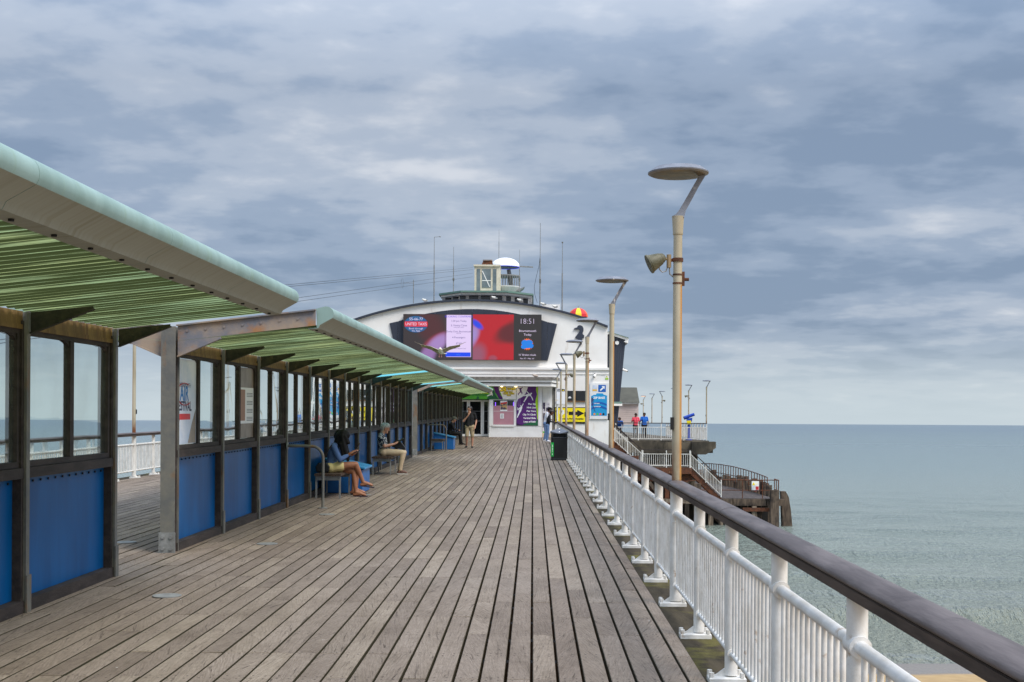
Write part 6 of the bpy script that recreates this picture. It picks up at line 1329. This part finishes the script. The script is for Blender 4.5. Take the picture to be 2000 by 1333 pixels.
def person(label, base, J, mats, sleeve=0.6, legcov=2.0, voxel=0.012, scale=1.0, bust=0.0, fingers=True, shoe=True, rz=0.0, widen=1.0, group=None):
    """J: joints in metres from the base point. mats: skin, top, bottom, shoe"""
    rt = empty('person', base, label, 'person', group); rt.rotation_euler = (0, 0, rz)
    J = {k_: Vector(v) for k_, v in J.items()}; P = []
    SK, TOP, BOT, SHO = 0, 1, 2, 3
    def cap(a, b, r0, r1, t): P.append((tuple(a), tuple(b), r0*scale, r1*scale, t))
    hl, hr, sl_, sr_ = J['hip_l'], J['hip_r'], J['sh_l'], J['sh_r']; hm, sm = (hl+hr)/2, (sl_+sr_)/2; nk = J['neck']; hd = J['head']
    cap(hl, hr, 0.108*widen, 0.108*widen, BOT); w0 = lerp(hm, sm, 0.36); w1 = lerp(hm, sm, 0.72)
    ax_ = (sl_ - sr_).normalized()
    for s_ in (-1, 1):
        cap(hm + ax_*s_*0.055 + (sm-hm)*0.10, w0 + ax_*s_*0.055, 0.112*widen, 0.100*widen, TOP); cap(w0 + ax_*s_*0.055, w1 + ax_*s_*0.075, 0.100*widen, 0.105*widen, TOP); cap(w1 + ax_*s_*0.075, sm + ax_*s_*0.07, 0.105*widen, 0.07, TOP)
    cap(sl_, sr_, 0.062, 0.062, TOP); cap(lerp(sm, nk, 0.4), lerp(nk, hd, 0.35), 0.055, 0.05, SK)
    up = J.get('hup', V(0,0,1)).normalized(); fw = J.get('hfw', V(1,0,0)).normalized(); sd = up.cross(fw)
    # skull, face, jaw, nose, ears
    cap(hd - fw*0.022 + up*0.035, hd + fw*0.018 + up*0.038, 0.082, 0.080, SK); cap(hd + fw*0.012 - up*0.015, hd + fw*0.040 - up*0.075, 0.068, 0.040, SK); cap(hd + fw*0.085 + up*0.018, hd + fw*0.100 - up*0.018, 0.009, 0.014, SK)
    for s_ in (-1, 1): cap(hd + sd*s_*0.080 + up*0.015, hd + sd*s_*0.082 - up*0.02, 0.014, 0.010, SK)
    for q, sh_ in (('l', sl_), ('r', sr_)):
        el, wr = J['el_'+q], J['wr_'+q]
        def limb(a, b, ra, rb, cov, base_t, cl_t, add_=0.012):
            if cov <= 0: cap(a, b, ra, rb, base_t)
            elif cov >= 1: cap(a, b, ra+add_, rb+add_, cl_t)
            else:
                m_ = lerp(a, b, cov); rm = ra+(rb-ra)*cov; cap(a, m_, ra+add_, rm+add_, cl_t); cap(m_, b, rm, rb, base_t)
        limb(sh_, el, 0.050, 0.040, sleeve, SK, TOP); limb(el, wr, 0.040, 0.026, sleeve-1, SK, TOP, 0.010)
        hn = J.get('hand_'+q); hn = hn if hn is not None else wr + (wr-el).normalized()*0.09
        d = (hn-wr).normalized(); side = J.get('palm_'+q, V(0,1,0)).normalized()
        cap(wr, lerp(wr, hn, 0.55), 0.026, 0.027, SK); cap(lerp(wr, hn, 0.5) - side*0.018, hn - side*0.022, 0.020, 0.016, SK); cap(lerp(wr, hn, 0.5) + side*0.018, hn + side*0.022, 0.020, 0.016, SK)
        if fingers:
            curl = J.get('curl_'+q, V(0,0,-1)).normalized()
            for i, (o_, ln) in enumerate(((-0.027, 0.055), (-0.009, 0.07), (0.009, 0.066), (0.027, 0.05))):
                a = hn + side*o_; b = a + d*ln*0.55 + curl*0.012; c_ = b + d*ln*0.25 + curl*0.035; cap(a, b, 0.0095, 0.009, SK); cap(b, c_, 0.009, 0.008, SK)
            a = lerp(wr, hn, 0.45) - side*0.03; b = a - side*0.022 + d*0.03 + curl*0.015; cap(a, b, 0.012, 0.010, SK); cap(b, b + d*0.03 + curl*0.01, 0.010, 0.008, SK)
    for q, hp_ in (('l', hl), ('r', hr)):
        kn, an, toe = J['kn_'+q], J['an_'+q], J['toe_'+q]
        if legcov >= 1: cap(hp_, kn, 0.098, 0.072, BOT)
        else: m_ = lerp(hp_, kn, legcov); cap(hp_, m_, 0.102, 0.098-0.02*legcov, BOT); cap(m_, kn, 0.078, 0.056, SK)
        c2 = legcov - 1; cf = lerp(kn, an, 0.3)
        if c2 >= 0.9: cap(kn, cf, 0.068, 0.064, BOT); cap(cf, lerp(kn, an, 0.92), 0.064, 0.052, BOT); cap(lerp(kn, an, 0.92), an, 0.036, 0.036, SK)
        else: cap(kn, cf, 0.053, 0.052, SK); cap(cf, an, 0.052, 0.034, SK)
        t_ = SHO if shoe else SK; dd = (toe-an); fl = V(dd.x, dd.y, 0)
        heel = an - (fl.normalized()*0.035 if fl.length > 1e-3 else V(0,0,0)) + V(0,0,-0.045) if abs(dd.z) < 0.2 else an
        cap(an, lerp(an, toe, 0.5), 0.036, 0.034, t_); cap(heel, lerp(an, toe, 0.4) + V(0,0,-0.012), 0.032, 0.034, t_); cap(lerp(an, toe, 0.45), toe, 0.036, 0.026, t_)
    bd = remesh(P, 'body', mats, rt, voxel)
    return rt, J
def hair_short(rt, J, mat, thick=0.012, voxel=0.012, crown=True):
    hd, up, fw = J['head'], J.get('hup', V(0,0,1)).normalized(), J.get('hfw', V(1,0,0)).normalized(); sd = up.cross(fw)
    P = [(hd - fw*0.045 + up*0.055, hd + fw*0.020 + up*0.075, 0.080+thick, 0.068+thick, 0), (hd - fw*0.06 + up*0.01, hd - fw*0.055 - up*0.055, 0.066+thick, 0.045, 0)]
    for s_ in (-1, 1): P.append((hd + sd*s_*0.05 + up*0.06 + fw*0.02, hd + sd*s_*0.055 + up*0.02 - fw*0.04, 0.035, 0.030, 0))
    return remesh([(tuple(a), tuple(b), r0, r1, t) for a, b, r0, r1, t in P], 'hair', [mat], rt, voxel)
def phone(rt, c, ang, mat=BLACKM):
    o = MB().box(-0.075, 0.075, -0.037, 0.037, -0.005, 0.005).build('phone_body', mat, rt, world=False); o.location = c; o.rotation_euler = ang; return o
# ---- woman with long black hair
y = 23.75; base = (-3.70, y, S(y))
J = dict(hip_l=(-0.04, 0.09, 0.545), hip_r=(-0.04, -0.09, 0.545), sh_l=(0.02, 0.16, 0.95), sh_r=(0.02, -0.16, 0.93), neck=(0.06, 0, 1.0), head=(0.165, 0, 1.10), hup=(0.38, 0, 0.92), hfw=(0.86, 0, -0.5),
         el_l=(0.13, 0.19, 0.70), wr_l=(0.31, 0.09, 0.775), el_r=(0.14, -0.20, 0.69), wr_r=(0.27, -0.09, 0.77), hand_r=(0.345, -0.075, 0.815), hand_l=(0.38, 0.06, 0.80), palm_r=(0, 1, 0.2), palm_l=(0, 1, -0.2), curl_r=(0.3, 0.5, 0.4), curl_l=(0.2, -0.5, 0.4),
         kn_r=(0.41, -0.03, 0.60), an_r=(0.545, 0.05, 0.265), toe_r=(0.70, 0.05, 0.215), kn_l=(0.37, 0.02, 0.47), an_l=(0.42, -0.02, 0.085), toe_l=(0.59, -0.03, 0.035))
SHORTS = M('yellow_print_shorts', lin(232,214,150), lin(222,202,138), rough=0.85, scale=6, stain=lin(120,104,70), sscale=48, slo=0.66, shi=0.70)
w1, J1 = person('seated woman with long black hair in blue cardigan and yellow shorts looking at her phone', base, J, [SKIN_T, cloth('blue_knit', (82,110,156), (70,96,140), scale=10), SHORTS, SKIN_T], sleeve=1.92, legcov=0.42, voxel=0.008, shoe=False)
hd, up, fw = J1['head'], J1['hup'].normalized(), J1['hfw'].normalized()
PH = [(hd - fw*0.02 + up*0.05, hd + fw*0.03 + up*0.06, 0.098, 0.086, 0), (hd - fw*0.06, hd + V(-0.10, 0, -0.12), 0.085, 0.075, 0), (hd + V(-0.10, 0, -0.12), hd + V(-0.19, 0, -0.20), 0.07, 0.045, 0)]
for s_ in (-1, 1):
    PH += [(hd + V(0.0, s_*0.075, 0.03), hd + V(0.03, s_*0.085, -0.16), 0.045, 0.055, 0), (hd + V(0.03, s_*0.085, -0.16), hd + V(0.085, s_*0.08, -0.34), 0.055, 0.045, 0), (hd + V(0.085, s_*0.08, -0.34), hd + V(0.10, s_*0.07, -0.44), 0.04, 0.014, 0), (hd + V(0.05, s_*0.08, 0.02), hd + V(0.10, s_*0.06, -0.10), 0.034, 0.03, 0), (hd + V(-0.02, s_*0.10, -0.12), hd + V(0.03, s_*0.11, -0.38), 0.04, 0.02, 0)]
remesh([(tuple(a), tuple(b), r0, r1, t) for a, b, r0, r1, t in PH], 'hair', [HAIR_B], w1, 0.009)
phn = MB().box(-0.075, 0.075, -0.037, 0.037, -0.005, 0.005).mesh('phone', BLACKM); o = add('phone', phn, None, (base[0]+0.43, y-0.05, base[2]+0.835)); o.rotation_euler = (0, R(-22), 0); tag(o, 'phone in the hands of the long-haired woman', 'phone')
for a_, q in (('an_r','toe_r'), ('an_l','toe_l')):
    a, t = J1[a_], J1[q]; d = (t-a); d = V(d.x, d.y, d.z*0.4 if q == 'toe_r' else 0).normalized(); c = V(t.x, t.y, t.z-0.032) if q == 'toe_l' else t + V(0.005, 0, -0.042)
    if q == 'toe_l': c.z = 0.008
    MB().beam(c - d*0.20, c + d*0.045, 0.085, 0.018).build('flip_flop', flat('plum_sandal_%s' % q, (52,36,52)), w1, world=False)
hb = empty('handbag', (base[0]-0.17, y-0.22, S(y)+0.46), 'black handbag on the bench behind the long-haired woman', 'handbag'); MB().prism_y([(-0.11, 0.0), (0.11, 0.0), (0.13, 0.10), (0.08, 0.17), (-0.08, 0.17), (-0.13, 0.1)], -0.05, 0.05).build('pouch', BLACKM, hb, world=False, bevel=0.015)
MB().tube([(-0.02, -0.0, 0.16), (0.06, -0.02, 0.33), (0.16, -0.0, 0.50)], 0.012, n=6).build('strap', BLACKM, hb, world=False)
# ---- companion sitting behind her
y2 = 24.28; J = dict(hip_l=(-0.05, 0.09, 0.545), hip_r=(-0.05, -0.09, 0.545), sh_l=(-0.06, 0.17, 0.92), sh_r=(-0.06, -0.17, 0.92), neck=(-0.04, 0, 0.98), head=(0.04, 0, 1.08), hup=(0.3, 0, 0.95), hfw=(0.95, 0, -0.3), el_l=(0.08, 0.2, 0.68), wr_l=(0.27, 0.1, 0.80), el_r=(0.08, -0.2, 0.68), wr_r=(0.27, -0.08, 0.80), palm_r=(0,1,0), palm_l=(0,1,0),
         kn_r=(0.33, -0.08, 0.50), an_r=(0.30, -0.08, 0.09), toe_r=(0.46, -0.1, 0.04), kn_l=(0.34, 0.1, 0.50), an_l=(0.33, 0.1, 0.09), toe_l=(0.49, 0.1, 0.04))
w2, J2 = person('seated companion almost hidden behind the long-haired woman, bare legs and sandals', (-3.70, y2, S(y2)), J, [SKIN_T, cloth('dark_top', (40,40,48)), cloth('denim_shorts', (60,70,96)), SKIN_T], sleeve=0.5, legcov=0.45, voxel=0.012, shoe=False); hair_short(w2, J2, HAIR_B)
for q in 'lr': a = J2['toe_'+q]; MB().beam((a.x-0.2, a.y, 0.012), (a.x+0.04, a.y, 0.012), 0.085, 0.022).build('sandal', BLACKM, w2, world=False)
o = add('phone', phn, None, (-3.70+0.39, y2-0.08, S(y2)+0.92)); o.rotation_euler = (0, R(-60), 0); tag(o, 'black phone held up behind the hair of the long-haired woman', 'phone')
# ---- grey-haired woman
y = 31.9; base = (-3.66, y, S(y))
J = dict(hip_l=(-0.06, 0.10, 0.55), hip_r=(-0.06, -0.10, 0.55), sh_l=(-0.12, 0.17, 0.97), sh_r=(-0.12, -0.17, 0.97), neck=(-0.08, 0, 1.03), head=(-0.02, 0, 1.13), hup=(0.18, 0, 0.98), hfw=(0.97, 0, -0.22), el_l=(-0.02, 0.22, 0.70), wr_l=(0.21, 0.12, 0.74), el_r=(-0.02, -0.22, 0.70), wr_r=(0.22, -0.10, 0.76), hand_r=(0.29, -0.06, 0.80), hand_l=(0.28, 0.08, 0.78), palm_r=(0,1,0.3), palm_l=(0,1,-0.3), curl_r=(0.2,0.6,0.2), curl_l=(0.2,-0.6,0.2),
         kn_r=(0.42, -0.10, 0.54), an_r=(0.36, -0.10, 0.09), toe_r=(0.52, -0.13, 0.045), kn_l=(0.43, 0.12, 0.54), an_l=(0.32, 0.12, 0.09), toe_l=(0.48, 0.12, 0.045))
PRINTT = M('navy_white_print', lin(30,34,48), lin(206,204,200), rough=0.8, scale=26, lo=0.52, hi=0.56, detail=2)
w3, J3 = person('seated grey-haired woman in navy and white print top and beige trousers', base, J, [SKIN, PRINTT, cloth('beige_trousers', (196,174,144), (182,160,130), scale=6), cloth('tan_shoe', (112,84,74))], sleeve=0.72, legcov=2.0, voxel=0.010, widen=1.12); hair_short(w3, J3, HAIR_G, 0.016, 0.009)
for q in 'lr':
    a = J3['toe_'+q]; MB().beam((a.x-0.215, a.y, 0.012), (a.x+0.03, a.y, 0.012), 0.08, 0.022).build('shoe_sole', flat('sole_white_'+q, (206,200,192)), w3, world=False)
o = add('phone', phn, None, (base[0]+0.37, y-0.06, base[2]+0.85)); o.rotation_euler = (R(20), R(-35), 0); o.scale = (1.1, 1.5, 1.4); tag(o, 'black wallet phone held by the grey-haired woman', 'phone')
bg = empty('shoulder_bag', (base[0]+0.30, y+0.05, S(y)+0.66), 'black bag on the lap of the grey-haired woman', 'handbag'); MB().prism_y([(-0.16, 0.02), (0.16, -0.05), (0.18, 0.0), (0.02, 0.20), (-0.12, 0.16)], -0.05, 0.05).build('pouch', BLACKM, bg, world=False, bevel=0.01)
# ---- man walking towards the camera
y = 52.5; base = (-2.60, y, S(y))
J = dict(hip_l=(0.10, -0.02, 0.90), hip_r=(-0.09, 0.0, 0.90), sh_l=(0.20, 0.0, 1.43), sh_r=(-0.20, -0.02, 1.43), neck=(0, 0, 1.49), head=(-0.01, -0.015, 1.605), hup=(0, 0, 1), hfw=(-0.88, -0.48, 0), el_l=(0.27, 0.03, 1.14), wr_l=(0.23, -0.08, 0.90), el_r=(-0.25, -0.12, 1.12), wr_r=(-0.05, -0.20, 1.36), hand_r=(0.0, -0.20, 1.46), palm_r=(0.9, -0.3, 0), palm_l=(0, 1, 0), curl_r=(0, 0.3, 0.5), curl_l=(-0.5, -0.2, 0),
         kn_l=(0.12, -0.06, 0.48), an_l=(0.11, -0.02, 0.09), toe_l=(0.10, -0.17, 0.05), kn_r=(-0.11, -0.08, 0.50), an_r=(-0.13, 0.10, 0.11), toe_r=(-0.18, -0.04, 0.05))
w4, J4 = person('man in black polo shirt and khaki shorts walking with a hand on his chin', base, J, [SKIN, cloth('black_polo', (16,16,18)), cloth('khaki_shorts', (168,150,120), (154,136,106), scale=8), cloth('black_shoe', (20,20,22))], sleeve=0.7, legcov=0.9, voxel=0.011, widen=1.08); hair_short(w4, J4, HAIR_D, 0.006)
hd = J4['head']; f_ = J4['hfw'].normalized(); s_ = V(0,0,1).cross(f_); MB().tube([hd + s_*0.08 + V(0,0,0.025), hd + s_*0.05 + f_*0.092 + V(0,0,0.028), hd + f_*0.10 + V(0,0,0.03), hd - s_*0.05 + f_*0.092 + V(0,0,0.028), hd - s_*0.08 + V(0,0,0.025)], 0.006, n=6).build('glasses', BLACKM, w4, world=False)
# ---- man in cap
y = 57.3; base = (-3.68, y, S(y)); J = dict(hip_l=(-0.05, 0.10, 0.55), hip_r=(-0.05, -0.10, 0.55), sh_l=(0.03, 0.19, 0.98), sh_r=(0.03, -0.19, 0.98), neck=(0.07, 0, 1.04), head=(0.15, 0, 1.14), hup=(0.25, 0, 0.96), hfw=(0.96, 0, -0.25), el_l=(0.16, 0.22, 0.72), wr_l=(0.34, 0.10, 0.68), el_r=(0.16, -0.22, 0.72), wr_r=(0.34, -0.08, 0.68), kn_r=(0.42, -0.12, 0.52), an_r=(0.50, -0.10, 0.09), toe_r=(0.66, -0.12, 0.05), kn_l=(0.42, 0.12, 0.52), an_l=(0.40, 0.12, 0.09), toe_l=(0.56, 0.12, 0.05))
w5, J5 = person('seated man in dark jacket and grey cap at the far shelter', base, J, [SKIN, cloth('dark_jacket', (20,20,24)), cloth('dark_trousers', (18,18,20)), cloth('dark_shoe', (24,22,22))], sleeve=1.95, voxel=0.016, widen=1.2, fingers=False)
hd, up, fw = J5['head'], J5['hup'].normalized(), J5['hfw'].normalized(); remesh([(tuple(hd - fw*0.03 + up*0.055), tuple(hd + fw*0.01 + up*0.065), 0.098, 0.092, 0), (tuple(hd + fw*0.06 + up*0.07), tuple(hd + fw*0.17 + up*0.06), 0.03, 0.02, 0)], 'cap', [cloth('grey_cap', (112,108,98))], w5, 0.012)
# ---- couple at the railing behind the bin
y = 63.6; base = (0.80, y, S(y)); std = dict(hip_l=(0.0, 0.09, 0.86), hip_r=(0.0, -0.09, 0.86), sh_l=(0.09, 0.18, 1.34), sh_r=(0.09, -0.18, 1.34), neck=(0.14, 0, 1.40), head=(0.21, 0, 1.50), hup=(0.35, 0, 0.93), hfw=(0.93, 0, -0.35), el_l=(0.12, 0.22, 1.06), wr_l=(0.33, 0.14, 1.04), el_r=(0.10, -0.22, 1.06), wr_r=(0.33, -0.12, 1.04), kn_l=(0.03, 0.10, 0.46), an_l=(-0.02, 0.10, 0.09), toe_l=(0.14, 0.12, 0.05), kn_r=(0.02, -0.10, 0.46), an_r=(-0.05, -0.10, 0.09), toe_r=(0.11, -0.12, 0.05))
JEANS = cloth('blue_jeans', (104,132,172), (90,116,156), scale=5)
w6, J6 = person('person in white T-shirt and jeans leaning at the railing behind the bin', (0.62, 64.5, S(64.5)), {k_: (V(*v) if k_ in ('hup','hfw') else V(*v)*1.06) for k_, v in std.items()}, [SKIN_D, cloth('white_tee', (226,226,232)), JEANS, cloth('white_trainer', (220,220,224))], sleeve=0.7, voxel=0.016, fingers=False); hair_short(w6, J6, HAIR_B)
w7, J7 = person('person in black top and blue jeans looking down at the railing behind the bin', (0.72, 63.3, S(63.3)), {k_: (V(*v) if k_ in ('hup','hfw') else V(*v)*0.97) for k_, v in std.items()}, [SKIN_D, cloth('black_top', (20,20,24)), JEANS, cloth('pale_trainer', (214,214,220))], sleeve=1.9, voxel=0.016, fingers=False); hair_short(w7, J7, HAIR_D, 0.016)
# ---- people on the pier head
fr = dict(hip_l=(-0.09, 0, 0.88), hip_r=(0.09, 0, 0.88), sh_l=(-0.19, 0, 1.40), sh_r=(0.19, 0, 1.40), neck=(0, 0, 1.46), head=(0, 0, 1.58), hup=(0, 0, 1), hfw=(-0.6, -0.8, 0), el_l=(-0.27, -0.05, 1.12), wr_l=(-0.20, -0.25, 1.22), el_r=(0.26, 0, 1.12), wr_r=(0.24, -0.12, 0.90), kn_l=(-0.1, -0.03, 0.47), an_l=(-0.1, 0.03, 0.09), toe_l=(-0.1, -0.12, 0.05), kn_r=(0.1, -0.03, 0.47), an_r=(0.1, 0.03, 0.09), toe_r=(0.1, -0.12, 0.05))
w8, J8 = person('woman in a coral pink top on the pier head', (7.05, 88, ZP), fr, [SKIN_D, cloth('coral_top', (240,84,104)), cloth('dark_leggings', (36,36,44)), cloth('dark_sandal', (30,28,30))], sleeve=0.7, voxel=0.018, fingers=False, widen=1.1); hair_short(w8, J8, HAIR_B, 0.014)
w9, J9 = person('bearded man in a bright blue shirt on the pier head', (7.66, 88.3, ZP), {k_: (V(*v) if k_ in ('hup','hfw') else V(*v)*1.03) for k_, v in fr.items()}, [SKIN_D, cloth('royal_blue_shirt', (34,110,206)), cloth('dark_trousers_b', (34,34,40)), cloth('dark_shoe_b', (30,28,30))], sleeve=0.75, voxel=0.018, fingers=False, widen=1.15); hair_short(w9, J9, HAIR_B, 0.008)
w10, J10 = person('bent figure in blue beside the leaning wall on the pier head', (5.95, 88.5, ZP), {k_: (V(*v) if k_ in ('hup','hfw') else V(v[0], v[1]-(0.25 if v[2] > 1.2 else 0), v[2]*0.82)) for k_, v in fr.items()}, [SKIN_D, cloth('mid_blue_top', (44,96,178)), cloth('dark_trousers_c', (34,34,40)), cloth('dark_shoe_c', (30,28,30))], sleeve=0.8, voxel=0.018, fingers=False); hair_short(w10, J10, HAIR_B, 0.01)
finish_people()
